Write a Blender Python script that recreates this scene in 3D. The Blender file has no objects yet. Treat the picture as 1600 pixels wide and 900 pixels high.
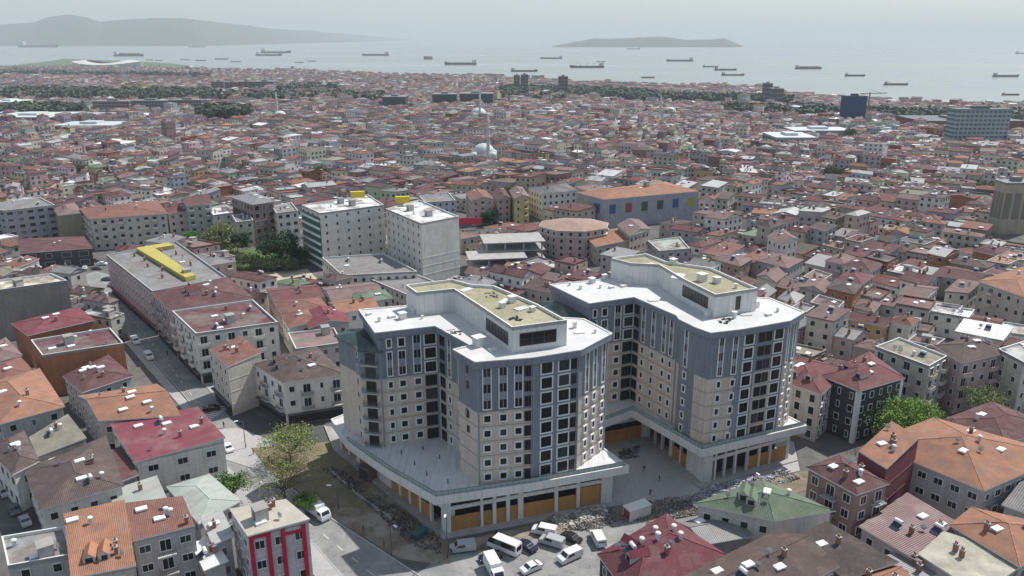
import bpy, math, random
from math import sin, cos, pi, atan, atan2, hypot, radians
from mathutils import Vector, Matrix, noise
R = random.Random(7)
S = bpy.context.scene
COL = S.collection

# ------------------------------------------------------------------ camera, sky, sun, exposure
FPX, PITCH, CAMZ = 1250.0, atan(394/1250), 92.0
cam = bpy.data.objects.new('camera', bpy.data.cameras.new('camera')); COL.objects.link(cam)
cam.location = (0, 0, CAMZ); cam.rotation_euler = (pi/2-PITCH, 0, 0)
cam.data.sensor_width = 36; cam.data.lens = 36*FPX/1600
cam.data.clip_start = 1; cam.data.clip_end = 120000
S.camera = cam
SUN_EL, SUN_AZ = radians(54), atan2(0.80, 0.60)      # azimuth from +Y towards +X
w = bpy.data.worlds.new("World"); S.world = w; w.use_nodes = True
nt = w.node_tree; bg = nt.nodes['Background']; sk = nt.nodes.new('ShaderNodeTexSky')
sk.sky_type = 'NISHITA'; sk.sun_disc = False; sk.sun_elevation = SUN_EL; sk.sun_rotation = SUN_AZ
sk.altitude = 50; sk.air_density = 1.0; sk.dust_density = .9; sk.ozone_density = 1.2
sky_fill = nt.nodes.new('ShaderNodeMix'); sky_fill.data_type = 'RGBA'; sky_fill.inputs[0].default_value = .62     # even pale colour added to the clear sky for fill light and dimmer horizon
sky_fill.inputs[7].default_value = (2.32, 2.6, 2.92, 1); nt.links.new(sk.outputs[0], sky_fill.inputs[6]); nt.links.new(sky_fill.outputs[2], bg.inputs[0]); bg.inputs[1].default_value = 0.15
sun = bpy.data.objects.new('sun', bpy.data.lights.new('sun', 'SUN')); COL.objects.link(sun)
sd = Vector((sin(SUN_AZ)*cos(SUN_EL), cos(SUN_AZ)*cos(SUN_EL), sin(SUN_EL)))
sun.rotation_euler = sd.to_track_quat('Z', 'Y').to_euler(); sun.location = (0, 0, 300)
sun.data.energy = 4.4; sun.data.angle = radians(0.5); sun.data.color = (1, .965, .90)
S.view_settings.view_transform = 'Standard'; S.view_settings.look = 'None'
S.view_settings.exposure = 0.33; S.view_settings.gamma = 1
S.cycles.volume_bounces = 1; S.cycles.max_bounces = 6
HAZE = 0.82e-4

# ------------------------------------------------------------------ survey helpers
CP, SP = cos(PITCH), sin(PITCH)
def un(x, y, z=0.0):
    """point at height z seen at photograph pixel x, y (1600x900)"""
    u = (x-800)/FPX; v = (450-y)/FPX
    dz = -SP+v*CP
    t = (z-CAMZ)/dz
    return (u*t, (CP+v*SP)*t)
def pr(x, y, z):
    z -= CAMZ; f = y*CP-z*SP
    return (800+FPX*x/f, 450-FPX*(y*SP+z*CP)/f)
def lerp(a, b, t): return tuple(a[i]+(b[i]-a[i])*t for i in range(len(a)))
def dist(a, b): return hypot(a[0]-b[0], a[1]-b[1])
def area(p): return .5*sum(p[i][0]*p[(i+1) % len(p)][1]-p[(i+1) % len(p)][0]*p[i][1] for i in range(len(p)))
def ccw(p): return list(p) if area(p) > 0 else list(reversed(p))
def cen(p): return (sum(q[0] for q in p)/len(p), sum(q[1] for q in p)/len(p))
def inside(pt, poly):
    x, y = pt; c = False; j = len(poly)-1
    for i in range(len(poly)):
        xi, yi = poly[i]; xj, yj = poly[j]
        if (yi > y) != (yj > y) and x < (xj-xi)*(y-yi)/(yj-yi)+xi: c = not c
        j = i
    return c
def grow(p, d):
    """offset a CCW polygon outwards by d"""
    n = len(p); out = []
    for i in range(n):
        a, b, c = p[i-1], p[i], p[(i+1) % n]
        d1 = (b[0]-a[0], b[1]-a[1]); d2 = (c[0]-b[0], c[1]-b[1])
        l1 = hypot(*d1) or 1; l2 = hypot(*d2) or 1
        n1 = (d1[1]/l1, -d1[0]/l1); n2 = (d2[1]/l2, -d2[0]/l2)
        s = (n1[0]+n2[0], n1[1]+n2[1]); k = 1+n1[0]*n2[0]+n1[1]*n2[1]
        k = max(k, .35)
        out.append((b[0]+s[0]*d/k, b[1]+s[1]*d/k))
    return out

# coast: distance of the shore along each direction from the camera
SEAZ = -25.0
CO = [(-300, 104), (0, 102), (120, 106), (300, 110), (450, 112), (600, 118), (750, 122), (900, 130), (1000, 134), (1200, 139), (1235, 150), (1300, 153), (1400, 160), (1500, 165), (1600, 166), (1900, 170)]
COW = [un(x, y, SEAZ) for x, y in CO]
COA = [(atan2(p[0], p[1]), hypot(*p)) for p in COW]
def coast(a):
    if a <= COA[0][0]: return COA[0][1]
    for (a0, d0), (a1, d1) in zip(COA, COA[1:]):
        if a <= a1: return d0+(d1-d0)*(a-a0)/(a1-a0)
    return COA[-1][1]
def tz(x, y):
    d = hypot(x, y); c = coast(atan2(x, y)) if y > 0 else 2500
    t = d/c
    if t < .32: return 0.0
    k = min(1, (t-.32)/.68)
    return -24.3*k*k*(3-2*k) - (3*max(0, min(1, (t-1)/.02)))

# ------------------------------------------------------------------ materials
MATS = {}
def material(name, col=None, rough=.8, var=.18, scale=.35, bump=0, kind='plain', metal=0, spec=.3, tint=None):
    """procedural surface; col None reads the colour stored with each house"""
    key = (name, col)
    if key in MATS: return MATS[key]
    m = bpy.data.materials.new(name); m.use_nodes = True; t = m.node_tree; N = t.nodes; L = t.links
    b = N['Principled BSDF']; b.inputs['Roughness'].default_value = rough; b.inputs['Metallic'].default_value = metal
    b.inputs['Specular IOR Level'].default_value = spec
    uv = N.new('ShaderNodeUVMap')
    if col is None:
        a = N.new('ShaderNodeAttribute'); a.attribute_name = 'Col'; base = a.outputs['Color']
    else:
        a = N.new('ShaderNodeRGB'); a.outputs[0].default_value = (*col, 1); base = a.outputs[0]
    def noise_(sc, det=4, vec=None, stretch=None):
        n = N.new('ShaderNodeTexNoise'); n.inputs['Scale'].default_value = sc; n.inputs['Detail'].default_value = det
        n.inputs['Roughness'].default_value = .65
        src = vec or uv.outputs[0]
        if stretch:
            mp = N.new('ShaderNodeMapping'); mp.inputs['Scale'].default_value = stretch; L.new(src, mp.inputs[0]); src = mp.outputs[0]
        L.new(src, n.inputs['Vector']); return n.outputs['Fac']
    def mix(fac, c1, c2, mode='MIX'):
        x = N.new('ShaderNodeMix'); x.data_type = 'RGBA'; x.blend_type = mode
        if hasattr(fac, 'links'): L.new(fac, x.inputs['Factor'])
        else: x.inputs['Factor'].default_value = fac
        for s, k in ((c1, 'A'), (c2, 'B')):
            sock = [i for i in x.inputs if i.name == k and i.type == 'RGBA'][0]
            if isinstance(s, tuple): sock.default_value = (*s, 1)
            else: L.new(s, sock)
        return [o for o in x.outputs if o.type == 'RGBA'][0]
    def ramp(fac, lo, hi, a_=0., b_=1.):
        r = N.new('ShaderNodeMapRange'); L.new(fac, r.inputs[0]); r.inputs[1].default_value = lo; r.inputs[2].default_value = hi
        r.inputs[3].default_value = a_; r.inputs[4].default_value = b_; return r.outputs[0]
    geo = N.new('ShaderNodeNewGeometry')
    big = noise_(scale*.5, 5, geo.outputs['Position']); fine = noise_(scale*6, 4)
    v1 = ramp(big, .3, .7, 1-var, 1+var*.8); v2 = ramp(fine, .3, .7, 1-var*.6, 1+var*.5)
    mu = N.new('ShaderNodeMath'); mu.operation = 'MULTIPLY'; L.new(v1, mu.inputs[0]); L.new(v2, mu.inputs[1])
    cb = N.new('ShaderNodeCombineColor'); [L.new(mu.outputs[0], cb.inputs[i]) for i in range(3)]
    c = mix(1.0, base, cb.outputs[0], 'MULTIPLY')
    hgt = fine
    if kind == 'plaster':      # rain streaks and grime
        st = noise_(1.0, 4, None, (1.6, .10, 1)); c = mix(ramp(st, .46, .75, 0, .6), c, mix(1.0, c, (.55, .53, .5), 'MULTIPLY'))
    if kind == 'tile':         # courses of tiles, some newer and some blackened
        vo = N.new('ShaderNodeTexVoronoi'); vo.inputs['Scale'].default_value = .55; L.new(uv.outputs[0], vo.inputs['Vector'])
        sp = N.new('ShaderNodeSeparateColor'); L.new(vo.outputs['Color'], sp.inputs[0])
        c = mix(ramp(sp.outputs[0], .5, .6, 0, .15), c, mix(1.0, c, (.66, .66, .68), 'MULTIPLY')); c = mix(ramp(sp.outputs[1], .72, .78, 0, .12), c, (.33, .26, .23))
        c = mix(ramp(noise_(.35, 7), .42, .8, 0, .55), c, (.11, .095, .09)); c = mix(ramp(noise_(1.3, 6), .55, .8, 0, .3), c, (.36, .30, .27))
        wv = N.new('ShaderNodeTexWave'); wv.inputs['Scale'].default_value = 1.05; wv.bands_direction = 'X'; wv.inputs['Distortion'].default_value = .3
        L.new(uv.outputs[0], wv.inputs['Vector'])
        wy = N.new('ShaderNodeTexWave'); wy.inputs['Scale'].default_value = .9; wy.bands_direction = 'Y'; wy.wave_profile = 'SAW'; L.new(uv.outputs[0], wy.inputs['Vector'])
        ad = N.new('ShaderNodeMath'); L.new(wv.outputs['Fac'], ad.inputs[0]); L.new(wy.outputs['Fac'], ad.inputs[1]); hgt = ad.outputs[0]
        c = mix(ramp(wv.outputs['Fac'], 0, 1, .16, 0), c, (.05, .04, .04))
    if kind == 'sheet':        # standing seam metal sheets, weathered in runs
        wv = N.new('ShaderNodeTexWave'); wv.inputs['Scale'].default_value = .8; wv.bands_direction = 'X'; L.new(uv.outputs[0], wv.inputs['Vector'])
        hgt = wv.outputs['Fac']
        c = mix(ramp(noise_(.5, 5, None, (1.2, .3, 1)), .5, .72, 0, .4), c, (.16, .13, .12)); c = mix(ramp(noise_(.12, 6), .5, .65, 0, .3), c, (.34, .30, .28))
        c = mix(ramp(hgt, .0, .3, .13, 0), c, (.05, .05, .05))
    if kind == 'paving':
        br = N.new('ShaderNodeTexBrick'); br.inputs['Scale'].default_value = 1; br.inputs['Brick Width'].default_value = 1.2; br.inputs['Row Height'].default_value = 1.2
        br.offset = 0; br.inputs['Mortar Size'].default_value = .04; br.inputs['Color1'].default_value = (1, 1, 1, 1); br.inputs['Color2'].default_value = (.93, .93, .93, 1); br.inputs['Mortar'].default_value = (.8, .8, .8, 1)
        L.new(uv.outputs[0], br.inputs['Vector']); c = mix(.8, c, br.outputs['Color'], 'MULTIPLY')
    if kind == 'blotch':
        c = mix(ramp(noise_(.14, 6, geo.outputs['Position']), .45, .6, 0, .85), c, tint or (.1, .1, .1))
        c = mix(ramp(noise_(.8, 6, geo.outputs['Position']), .55, .68, 0, .5 if not (tint and tint[0] > .4) else .22), c, (.07, .065, .06) if not (tint and tint[0] > .4) else (.3, .3, .3))
    if kind == 'glass':
        oi = N.new('ShaderNodeObjectInfo')
        c = mix(ramp(oi.outputs['Random'], .7, 1, 0, .4), base, (.12, .13, .14))
    L.new(c, b.inputs['Base Color'])
    if bump:
        bp = N.new('ShaderNodeBump'); bp.inputs['Strength'].default_value = bump; bp.inputs['Distance'].default_value = .12
        L.new(hgt, bp.inputs['Height']); L.new(bp.outputs[0], b.inputs['Normal'])
    MATS[key] = m; return m
GLASS = material('window_glass', (.012, .015, .019), .22, .1, kind='glass', spec=.28)
FRAME = material('white_trim', (.72, .72, .70), .5, .08)
DFRAME = material('dark_trim', (.07, .07, .075), .5, .1)
WALLC = material('house_wall', None, .9, .14, .5, .2, 'plaster')
TILEC = material('house_tile', None, .85, .2, .6, .55, 'tile')
SHEETC = material('house_sheet', None, .5, .14, .4, .5, 'sheet', spec=.4)
DECKC = material('house_deck', None, .9, .25, .5, .2, 'blotch', tint=(.17, .15, .14))
PLAINC = material('house_trim', None, .6, .1)
WHITE = material('white_render', (.66, .66, .64), .75, .06, .3, .05, 'plaster')
CONC = material('concrete', (.34, .33, .32), .9, .2, .6, .2)

# ------------------------------------------------------------------ mesh collector
class MB:
    def __init__(s): s.v = []; s.f = []; s.m = []; s.c = []
    def face(s, pts, mi=0, col=(1, 1, 1)):
        n = len(s.v); s.v.extend(pts); s.f.append(tuple(range(n, n+len(pts)))); s.m.append(mi); s.c.append(col)
    def hexa(s, b, t, mi=0, col=(1, 1, 1), caps=3):
        """prism between bottom ring b and top ring t (lists of 3D points, CCW from above)"""
        n = len(b)
        for i in range(n):
            j = (i+1) % n; s.face([b[i], b[j], t[j], t[i]], mi, col)
        if caps & 1: s.face(list(t), mi, col)
        if caps & 2: s.face(list(reversed(b)), mi, col)
    def prism(s, poly, z0, z1, mi=0, col=(1, 1, 1), caps=3):
        s.hexa([(x, y, z0) for x, y in poly], [(x, y, z1) for x, y in poly], mi, col, caps)
    def box(s, c, sz, rot=0, mi=0, col=(1, 1, 1)):
        ca, sa = cos(rot), sin(rot); x, y, z = c; a, b, h = sz[0]/2, sz[1]/2, sz[2]/2
        q = [(x+ca*u-sa*v, y+sa*u+ca*v) for u, v in ((-a, -b), (a, -b), (a, b), (-a, b))]
        s.prism(q, z-h, z+h, mi, col)
    def slab(s, o, u, n, u0, u1, n0, n1, z0, z1, mi=0, col=(1, 1, 1)):
        """box in the frame of a wall: u along it, n outwards"""
        q = [(o[0]+u[0]*a+n[0]*b, o[1]+u[1]*a+n[1]*b) for a, b in ((u0, n1), (u1, n1), (u1, n0), (u0, n0))]
        s.prism(ccw(q), z0, z1, mi, col)
    def cyl(s, c, r, z0, z1, n=10, r2=None, mi=0, col=(1, 1, 1)):
        r2 = r if r2 is None else r2
        s.hexa([(c[0]+r*cos(2*pi*i/n), c[1]+r*sin(2*pi*i/n), z0) for i in range(n)], [(c[0]+r2*cos(2*pi*i/n), c[1]+r2*sin(2*pi*i/n), z1) for i in range(n)], mi, col)
    def tube(s, p, q, r0, r1, n=5, mi=0, col=(1, 1, 1)):
        p = Vector(p); q = Vector(q); d = (q-p).normalized(); a = d.orthogonal().normalized(); b = d.cross(a)
        r = lambda c, k: [tuple(c+a*k*cos(2*pi*i/n)+b*k*sin(2*pi*i/n)) for i in range(n)]
        s.hexa(r(p, r0), r(q, r1), mi, col)
    def mesh(s, name, mats):
        me = bpy.data.meshes.new(name); me.from_pydata(s.v, [], s.f)
        for m in mats: me.materials.append(m)
        me.polygons.foreach_set('material_index', s.m)
        uvs = []; cols = []
        for f, c in zip(s.f, s.c):
            p0, p1, p2 = s.v[f[0]], s.v[f[1]], s.v[f[2]]
            ax, ay, az = p1[0]-p0[0], p1[1]-p0[1], p1[2]-p0[2]; bx, by, bz = p2[0]-p0[0], p2[1]-p0[1], p2[2]-p0[2]
            nx, ny, nz = ay*bz-az*by, az*bx-ax*bz, ax*by-ay*bx
            l = math.sqrt(nx*nx+ny*ny+nz*nz) or 1; nx /= l; ny /= l; nz /= l
            h = hypot(nx, ny)
            if h < .02: ux, uy, vx, vy, vz = 1, 0, 0, 1, 0
            else: ux, uy = -ny/h, nx/h; vx, vy, vz = -nz*uy, nz*ux, nx*uy-ny*ux
            cc = (c[0], c[1], c[2], 1)
            for i in f:
                p = s.v[i]; uvs.append(p[0]*ux+p[1]*uy); uvs.append(p[0]*vx+p[1]*vy+p[2]*vz); cols.extend(cc)
        l = me.uv_layers.new(name='UVMap'); l.data.foreach_set('uv', uvs)
        a = me.color_attributes.new('Col', 'FLOAT_COLOR', 'CORNER'); a.data.foreach_set('color', cols)
        me.update(); return me
    def build(s, name, mats, parent=None, loc=None):
        if not isinstance(mats, (list, tuple)): mats = [mats]
        return obj(name, s.mesh(name, mats), parent, loc)
def obj(name, me, parent=None, loc=None):
    o = bpy.data.objects.new(name, me); COL.objects.link(o)
    if parent is not None:
        o.parent = parent
        if loc is None: o.location = -Vector(parent.location)     # the mesh holds place coordinates, the root stands at the thing's base
    if loc is not None: o.location = loc
    return o
def thing(name, label, cat, loc=(0, 0, 0), rz=0, group=None):
    o = bpy.data.objects.new(name, None); COL.objects.link(o); o.location = loc; o.rotation_euler = (0, 0, rz)
    o.empty_display_size = 1
    return tag(o, label, cat, group)
def tag(o, label, cat=None, group=None, kind=None):
    if label: o['label'] = label
    if cat: o['category'] = cat
    if group: o['group'] = group
    if kind: o['kind'] = kind
    return o
def dup(o, label=None, parent=None):
    """copy a thing with its parts and sub-parts"""
    c = o.copy(); COL.objects.link(c); c.parent = parent
    for ch in list(o.children): dup(ch, None, c)
    if label: c['label'] = label
    return c
def structure(name, mb, m, kind='structure', label=None):
    o = mb.build(name, m); o['kind'] = kind
    if label: o['label'] = label
    return o

# ------------------------------------------------------------------ windows shared by every facade
WLIB = {}
def window_meshes(w_, h_, style):
    k = (round(w_, 1), round(h_, 1), style)
    if k in WLIB: return WLIB[k]
    w_, h_ = k[0], k[1]
    t = {'thick': .24, 'thin': .09, 'dark': .09, 'none': .07}[style]; d = .24 if style == 'thick' else .20
    fb = MB(); X, Z = w_/2, h_/2
    fb.box((-X-t/2, -d/2, 0), (t, d, h_+2*t)); fb.box((X+t/2, -d/2, 0), (t, d, h_+2*t))
    fb.box((0, -d/2, Z+t/2), (w_, d, t)); fb.box((0, -d/2, -Z-t/2), (w_, d+(.08 if style != 'none' else 0), t))
    pb = MB(); pb.box((0, -.065, 0), (w_, .13, h_))
    m = FRAME if style in ('thick', 'thin') else DFRAME
    mu = MB(); n = max(1, int(round(w_/.9)))
    for i in range(1, n): mu.box((-X+w_*i/n, -.145, 0), (.06, .03, h_))
    if h_ > 2.4: mu.box((0, -.144, Z-.8), (w_, .03, .06))
    me = (fb.mesh('window', [m]), pb.mesh('pane', [GLASS]), mu.mesh('mullion', [FRAME if style == 'thin' else DFRAME]) if n > 1 else None)
    WLIB[k] = me; return me
def window(parent, p, ang, w_, h_, style='thin'):
    """p is the centre of the window on the wall face, world coordinates"""
    fm, pm, mm = window_meshes(w_, h_, style)
    f = bpy.data.objects.new('window', fm); COL.objects.link(f); f.parent = parent
    f.location = Vector(p)-parent.location; f.rotation_euler = (0, 0, ang)
    g = bpy.data.objects.new('pane', pm); COL.objects.link(g); g.parent = f
    if mm:
        g = bpy.data.objects.new('mullion', mm); COL.objects.link(g); g.parent = f
    return f
def edge_frame(a, b):
    L = dist(a, b); u = ((b[0]-a[0])/L, (b[1]-a[1])/L); return L, u, (u[1], -u[0]), atan2(u[1], u[0])
def facing(a, b):
    L, u, n, _ = edge_frame(a, b); m = lerp(a, b, .5)
    return -(n[0]*m[0]+n[1]*m[1]) > 0

# ------------------------------------------------------------------ houses
FOOT = []           # footprints already built on
def roof_mesh(mb, wmb, q, z, kind, rise, over, rc, wc, axis=None, mi=0, trim=None):
    """roof over the CCW quad q at wall height z; gable ends go to wmb"""
    th = .22
    if kind == 'flat':
        inner = grow(q, -.28)
        wmb.prism(q, z-.02, z, 0, wc, 0)
        for i in range(4):
            j = (i+1) % 4
            ps = [q[i], q[j], inner[j], inner[i]]
            mb.prism(ps, z-.8, z+.06, 1 if trim else 0, trim or rc, 3)
        mb.prism(inner, z-.75, z-.55, mi, rc, 1); return z-.55
    e = grow(q, over)
    if kind == 'shed':
        k = 0 if axis is None else axis
        hz = [rise if ((i-k) % 4) in (2, 3) else 0 for i in range(4)]
        b = [(p[0], p[1], z+hz[i]-.05) for i, p in enumerate(e)]; t = [(p[0], p[1], z+hz[i]+th) for i, p in enumerate(e)]
        mb.face(t, mi, rc)
        for i in range(4):
            j = (i+1) % 4; mb.face([b[i], b[j], t[j], t[i]], 1 if trim else mi, trim or rc)
        mb.face(list(reversed(b)), mi, rc)
        for i in range(4):
            j = (i+1) % 4; wmb.face([(q[i][0], q[i][1], z-.3), (q[j][0], q[j][1], z-.3), (q[j][0], q[j][1], z+hz[j]), (q[i][0], q[i][1], z+hz[i])], 0, wc)
        return z
    a01 = dist(e[0], e[1])+dist(e[2], e[3]); a12 = dist(e[1], e[2])+dist(e[3], e[0])
    if axis is None: axis = 0 if a01 >= a12 else 1
    p = [e[(i+axis) % 4] for i in range(4)]; qq = [q[(i+axis) % 4] for i in range(4)]
    e0 = lerp(p[3], p[0], .5); e1 = lerp(p[1], p[2], .5)
    k = 0 if kind == 'gable' else min(.49, .5*min(a01, a12)/max(1, (a01 if axis == 0 else a12)))
    r0 = lerp(e0, e1, k); r1 = lerp(e1, e0, k); zt = z+rise
    zb = z+th if kind != 'gable' else z+th
    P = [(x, y, zb) for x, y in p]; A = (r0[0], r0[1], zt+th); B = (r1[0], r1[1], zt+th)
    mb.face([P[0], P[1], B, A], mi, rc); mb.face([P[2], P[3], A, B], mi, rc)
    if kind == 'hip':
        mb.face([P[1], P[2], B], mi, rc); mb.face([P[3], P[0], A], mi, rc)
        for c0, c1 in ((P[0], A), (P[1], B), (P[2], B), (P[3], A), (A, B)):
            mb.tube(c0, c1, .11, .11, 4, mi, tuple(min(1, c*1.25) for c in rc))
    else:
        s0 = lerp(qq[3], qq[0], .5); s1 = lerp(qq[1], qq[2], .5)
        wmb.face([(*qq[1], z), (*qq[2], z), (*s1, zt)], 0, wc); wmb.face([(*qq[3], z), (*qq[0], z), (*s0, zt)], 0, wc)
        mb.tube(A, B, .12, .12, 4, mi, rc)
        for X, Y, Z_ in ((P[1], P[2], B), (P[3], P[0], A)):
            lo = lambda t_: (t_[0], t_[1], t_[2]-th)
            mb.face([lo(X), X, Z_, lo(Z_)], 1 if trim else mi, trim or rc); mb.face([Y, lo(Y), lo(Z_), Z_], 1 if trim else mi, trim or rc)
    P0 = [(x, y, z-.02) for x, y in p]
    for i in range(4):
        j = (i+1) % 4
        if kind == 'gable' and i in (1, 3): continue
        mb.face([P0[i], P0[j], P[j], P[i]], 1 if trim else mi, trim or rc)
    if over > .02: mb.face(list(reversed(P0)), 1 if trim else mi, trim or rc)
    return z
def height_at(q, z, kind, rise, pt):
    if kind == 'flat': return z-.6
    return z+rise*.45
WALLS = {'cream': (.54, .50, .44), 'white': (.66, .64, .59), 'grey': (.40, .39, .39), 'tan': (.45, .39, .34), 'pink': (.48, .36, .34), 'brown': (.26, .19, .17),
         'pale blue': (.36, .40, .46), 'pale green': (.40, .43, .38), 'ochre': (.42, .31, .18), 'brick': (.30, .13, .08), 'dark grey': (.06, .06, .07), 'burgundy': (.20, .07, .08), 'yellow': (.5, .42, .22)}
ROOFS = {'maroon': (.125, .050, .056), 'dark red': (.17, .062, .066), 'brown': (.105, .073, .070), 'brick red': (.24, .105, .085), 'orange': (.36, .175, .11), 'dull pink': (.23, .15, .145),
         'grey': (.21, .21, .21), 'pale grey': (.42, .42, .41), 'white': (.66, .66, .66), 'green': (.10, .17, .10), 'crimson': (.20, .042, .060), 'dark grey': (.085, .085, .09), 'olive': (.27, .26, .20), 'pale green': (.36, .39, .355), 'cream': (.52, .49, .40)}
CHLIB = {}
def part_copy(key, make, parent, p, rz=0, sc=1, name=None):
    if key not in CHLIB: CHLIB[key] = make()
    o = bpy.data.objects.new(name or key, CHLIB[key]); COL.objects.link(o); o.parent = parent
    o.location = Vector(p)-parent.location; o.rotation_euler = (0, 0, rz); o.scale = (sc, sc, sc)
    return o
def mk_chimney():
    m = MB(); m.box((0, 0, .4), (.7, .55, 2.0), 0, 0, (.30, .15, .11)); m.box((0, 0, 1.45), (.9, .75, .14), 0, 0, (.4, .38, .36)); m.cyl((.15, 0), .13, 1.5, 1.95, 8, None, 0, (.25, .14, .1)); m.cyl((-.17, 0), .13, 1.5, 1.95, 8, None, 0, (.25, .14, .1)); return m.mesh('chimney', [WALLC])
def mk_wchimney():
    m = MB(); m.box((0, 0, .3), (.55, .55, 1.8), 0, 0, (.6, .59, .57)); m.cyl((0, 0), .5, 1.25, 1.42, 10, .35, 0, (.65, .65, .63)); return m.mesh('chimney', [WALLC])
def mk_sky():
    m = MB(); m.box((0, 0, .18), (1.3, 1.9, .3), 0, 0, (.7, .7, .68)); m.box((0, 0, .36), (1.1, 1.7, .06), 0, 0, (.75, .78, .8)); return m.mesh('skylight', [PLAINC])
def mk_tank():
    m = MB()
    m.tube((-.75, 0, 1.25), (.75, 0, 1.25), .36, .36, 10, 0, (.7, .7, .7))
    m.face([(-.8, -.1, 1.0), (.8, -.1, 1.0), (.8, -1.5, .12), (-.8, -1.5, .12)], 0, (.03, .04, .07)); m.face([(-.8, -1.5, .08), (.8, -1.5, .08), (.8, -.1, .96), (-.8, -.1, .96)], 0, (.2, .2, .2))
    for x in (-.7, .7): m.tube((x, 0, 0), (x, 0, 1.0), .04, .04, 4, 0, (.3, .3, .3)); m.tube((x, -1.4, .1), (x, 0, .0), .04, .04, 4, 0, (.3, .3, .3))
    return m.mesh('solar_heater', [PLAINC])
def mk_dish():
    m = MB(); n = 12; r = .55
    ring = [Vector((r*cos(2*pi*i/n), -.18, .9+r*sin(2*pi*i/n))) for i in range(n)]
    for i in range(n): m.face([tuple(ring[i]), tuple(ring[(i+1) % n]), (0, .02, .9)], 0, (.7, .7, .7)); m.face([(0, .05, .9), tuple(ring[(i+1) % n]), tuple(ring[i])], 0, (.5, .5, .5))
    m.tube((0, .04, 0), (0, .04, .9), .04, .04, 5, 0, (.3, .3, .3)); m.tube((0, 0, .9), (0, -.6, .85), .02, .02, 4, 0, (.3, .3, .3)); return m.mesh('satellite_dish', [PLAINC])
def mk_hut():
    m = MB(); m.box((0, 0, 1.2), (2.6, 2.2, 2.4), 0, 0, (.45, .43, .40)); m.box((0, 0, 2.46), (2.9, 2.5, .14), 0, 0, (.3, .29, .28)); m.box((.3, -1.12, .95), (.8, .06, 1.8), 0, 0, (.12, .11, .1)); return m.mesh('stair_hut', [WALLC])
def mk_dormer(rc=(.3, .13, .1)):
    m = MB(); w_, d, h = .9, 2.6, 1.1
    m.face([(-w_, -1, 0), (w_, -1, 0), (w_, -1, h), (0, -1, h+.8), (-w_, -1, h)], 0, (.55, .53, .5)); m.box((0, -1.03, .6), (1.1, .06, .9), 0, 0, (.03, .03, .04))
    m.face([(-w_-.1, -1.15, h-.05), (0, -1.15, h+.9), (0, d, h+.9), (-w_-.1, d, h-.05)], 0, rc); m.face([(0, -1.15, h+.9), (w_+.1, -1.15, h-.05), (w_+.1, d, h-.05), (0, d, h+.9)], 0, rc)
    m.face([(-w_, -1, 0), (-w_, -1, h), (-w_, d, h), (-w_, d, 0)], 0, (.5, .48, .45)); m.face([(w_, -1, 0), (w_, d, 0), (w_, d, h), (w_, -1, h)], 0, (.5, .48, .45)); return m.mesh('dormer', [WALLC])
CLUT = {'chimney': mk_chimney, 'white_chimney': mk_wchimney, 'skylight': mk_sky, 'solar_heater': mk_tank, 'satellite_dish': mk_dish, 'stair_hut': mk_hut, 'dormer': mk_dormer}
def clutter(parent, kind, p, rz=0, sc=1):
    return part_copy(kind, CLUT[kind], parent, p, rz, sc, 'chimney' if kind == 'white_chimney' else kind)
def mk_balcony(L, col, rail):
    def f():
        m = MB(); m.box((0, -.55, -.09), (L, 1.1, .18), 0, 0, (.5, .49, .47))
        if rail == 'solid':
            m.box((0, -1.06, .48), (L, .1, .96), 0, 0, col); m.box((-L/2+.05, -.5, .48), (.1, 1.0, .96), 0, 0, col); m.box((L/2-.05, -.5, .48), (.1, 1.0, .96), 0, 0, col)
        else:
            for z in (.35, .7, 1.0): m.box((0, -1.06, z), (L, .05, .05), 0, 0, col); m.box((-L/2+.03, -.5, z), (.05, 1.1, .05), 0, 0, col); m.box((L/2-.03, -.5, z), (.05, 1.1, .05), 0, 0, col)
            n = int(L/.3)
            for i in range(n+1): m.box((-L/2+.03+(L-.06)*i/n, -1.06, .5), (.03, .03, 1.0), 0, 0, col)
        return m.mesh('balcony', [PLAINC])
    return f
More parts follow.
